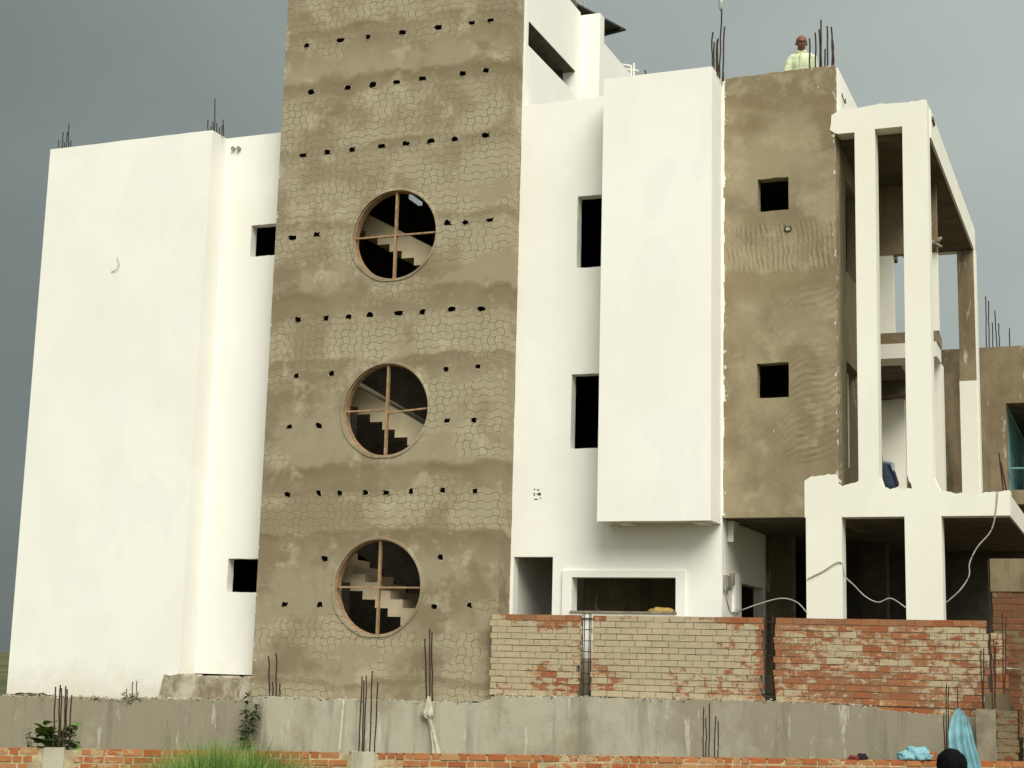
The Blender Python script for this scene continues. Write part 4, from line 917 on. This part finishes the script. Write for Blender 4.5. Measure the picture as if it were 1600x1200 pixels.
# man crouching on the porch roof, seen between the tall columns
c = onY(1391, 740, 26.3); FZ = 4.80
m2 = thing('person', (c.x, 26.3, FZ), 'crouching person in a dark navy shirt between the tall white columns', 'person')
base = Matrix.Translation((c.x - .10, 26.3, FZ)) @ Matrix.Rotation(R_(-150), 4, 'Z') @ Matrix.Diagonal((.86, .86, .86, 1))
tz = c.z - FZ
bb = blob([('c', (0, .14, .30), (0, -.14, .74), .135, .13), ('c', (-.15, -.12, .74), (.15, -.12, .74), .07, .07), ('c', (0, -.16, .80), (0, -.24, .90), .055, .055),
           ('c', (-.10, .14, .26), (-.17, -.26, .46), .09, .065), ('c', (-.17, -.26, .46), (-.17, -.06, .07), .06, .042), ('c', (-.17, -.04, .05), (-.18, -.22, .04), .042, .035),
           ('c', (.10, .14, .26), (.17, -.26, .46), .09, .065), ('c', (.17, -.26, .46), (.17, -.06, .07), .06, .042), ('c', (.17, -.04, .05), (.18, -.22, .04), .042, .035),
           ('c', (-.19, -.12, .73), (-.30, -.16, .46), .048, .04), ('c', (-.30, -.16, .46), (-.22, -.36, .34), .038, .027), ('c', (.19, -.12, .73), (.30, -.16, .46), .048, .04), ('c', (.30, -.16, .46), (.22, -.36, .34), .038, .027)]
          + hand_parts((-.22, -.36, .34), (.2, -.5, -1), 1) + hand_parts((.22, -.36, .34), (-.2, -.5, -1), -1), .012, 2)
hm = Matrix.Translation((0, -.29, .98)) @ Matrix.Rotation(R_(35), 4, 'X'); bh_ = xf(blob(head_parts((0, 0, 0)), .008, 4), hm)
me = bpy.data.meshes.new('t'); bh_.to_mesh(me); bb.from_mesh(me); bh_.free(); obj('body', xf(bb, base), SKIN, m2, True)
sh_ = blob([('c', (0, .15, .34), (0, -.13, .73), .165, .155), ('c', (-.15, -.12, .74), (.15, -.12, .74), .09, .09), ('c', (-.19, -.12, .72), (-.30, -.16, .47), .075, .065), ('c', (.19, -.12, .72), (.30, -.16, .47), .075, .065)], .014, 3)
obj('shirt', xf(sh_, base), NAVY, m2, True)
tr = blob([('e', Vector((0, .15, .26)), (.18, .15, .14)), ('c', (-.10, .14, .26), (-.17, -.26, .46), .11, .085), ('c', (-.17, -.26, .46), (-.17, -.06, .10), .08, .065), ('c', (.10, .14, .26), (.17, -.26, .46), .11, .085), ('c', (.17, -.26, .46), (.17, -.06, .10), .08, .065)], .014, 3)
obj('trousers', xf(tr, base), MAROON, m2, True)
sc = blob([('c', (-.17, -.02, .83), (-.05, -.20, .90), .05, .045), ('c', (-.17, -.02, .83), (-.14, .12, .70), .05, .035), ('c', (-.05, -.20, .90), (.10, -.12, .86), .045, .04)], .012, 3); obj('scarf', xf(sc, base), LBLUE, m2, True)
bm = bmesh.new(); bmesh.ops.create_icosphere(bm, subdivisions=3, radius=1); bmesh.ops.delete(bm, geom=[v for v in bm.verts if not (v.co.z > .1 or v.co.y > .2)], context='VERTS')
bmesh.ops.transform(bm, matrix=Matrix.Translation((0, .015, .035)) @ Matrix.Diagonal((.083, .102, .098, 1)), verts=bm.verts[:]); obj('hair', xf(bm, base @ hm), HAIRK, m2, True)

# dark haired person in the foreground, back to the camera
hp3 = CAM + ray(1488, 1196) * 9.6; FZ = 0.
m3 = thing('person', (hp3.x, hp3.y, 0), 'black haired person seen from behind at the bottom right corner', 'person')
base = Matrix.Translation((hp3.x, hp3.y, 0)) @ Matrix.Rotation(R_(172), 4, 'Z'); hz = hp3.z - .03; k = hz / 1.5; sh = hz - .25
bb = blob([('c', (0, .02, sh + .14), (0, .03, sh), .05, .07), ('e', Vector((0, .03, sh - .16)), (.16, .10, .22)), ('e', Vector((0, .02, sh - .44)), (.14, .11, .20)),
           ('c', (-.16, .03, sh - .03), (-.22, .04, sh - .30), .045, .036), ('c', (-.22, .04, sh - .30), (-.22, -.06, sh - .53), .034, .025), ('c', (.16, .03, sh - .03), (.22, .04, sh - .30), .045, .036), ('c', (.22, .04, sh - .30), (.22, -.06, sh - .53), .034, .025),
           ('c', (-.09, .02, sh - .5), (-.10, .02, .42), .085, .055), ('c', (-.10, .02, .42), (-.10, .05, .07), .053, .038), ('c', (-.10, .05, .05), (-.11, -.12, .035), .042, .034),
           ('c', (.09, .02, sh - .5), (.10, .02, .42), .085, .055), ('c', (.10, .02, .42), (.10, .05, .07), .053, .038), ('c', (.10, .05, .05), (.11, -.12, .035), .042, .034)]
          + hand_parts((-.22, -.06, sh - .53), (0, -.2, -1), 1) + hand_parts((.22, -.06, sh - .53), (0, -.2, -1), -1), .013, 2)
hm = Matrix.Translation((0, 0, hz)); bh_ = xf(blob(head_parts((0, -.02, 0)), .008, 4), hm)
me = bpy.data.meshes.new('t'); bh_.to_mesh(me); bb.from_mesh(me); bh_.free(); obj('body', xf(bb, base), SKIN, m3, True)
hr = blob([('e', Vector((0, .01, .035)), (.092, .108, .098)), ('e', Vector((0, .055, -.03)), (.080, .07, .09))], .008, 3)
for v in hr.verts: v.co += v.normal * (noise.noise(v.co * 30) * .008)
bmesh.ops.delete(hr, geom=[v for v in hr.verts if v.co.y < -.055 and v.co.z < .055], context='VERTS')
obj('hair', xf(hr, base @ hm), HAIRK, m3, True)
st_ = blob([('e', Vector((0, .03, sh - .14)), (.185, .125, .22)), ('e', Vector((0, .02, sh - .40)), (.18, .13, .26)), ('c', (-.14, .03, sh - .02), (.14, .03, sh - .02), .075, .075), ('c', (-.17, .03, sh - .04), (-.225, .04, sh - .28), .068, .06), ('c', (.17, .03, sh - .04), (.225, .04, sh - .28), .068, .06)], .014, 3)
obj('shirt', xf(st_, base), NAVY, m3, True)
tr = blob([('e', Vector((0, .02, sh - .56)), (.16, .125, .12)), ('c', (-.09, .02, sh - .55), (-.10, .02, .42), .10, .075), ('c', (-.10, .02, .42), (-.10, .05, .07), .075, .065), ('c', (.09, .02, sh - .55), (.10, .02, .42), .10, .075), ('c', (.10, .02, .42), (.10, .05, .07), .075, .065)], .016, 3)
obj('trousers', xf(tr, base), KHAKI, m3, True)
for o in list(bpy.data.objects):                                        # tidy leftovers
    if o.name.startswith('tmp'): bpy.data.objects.remove(o)
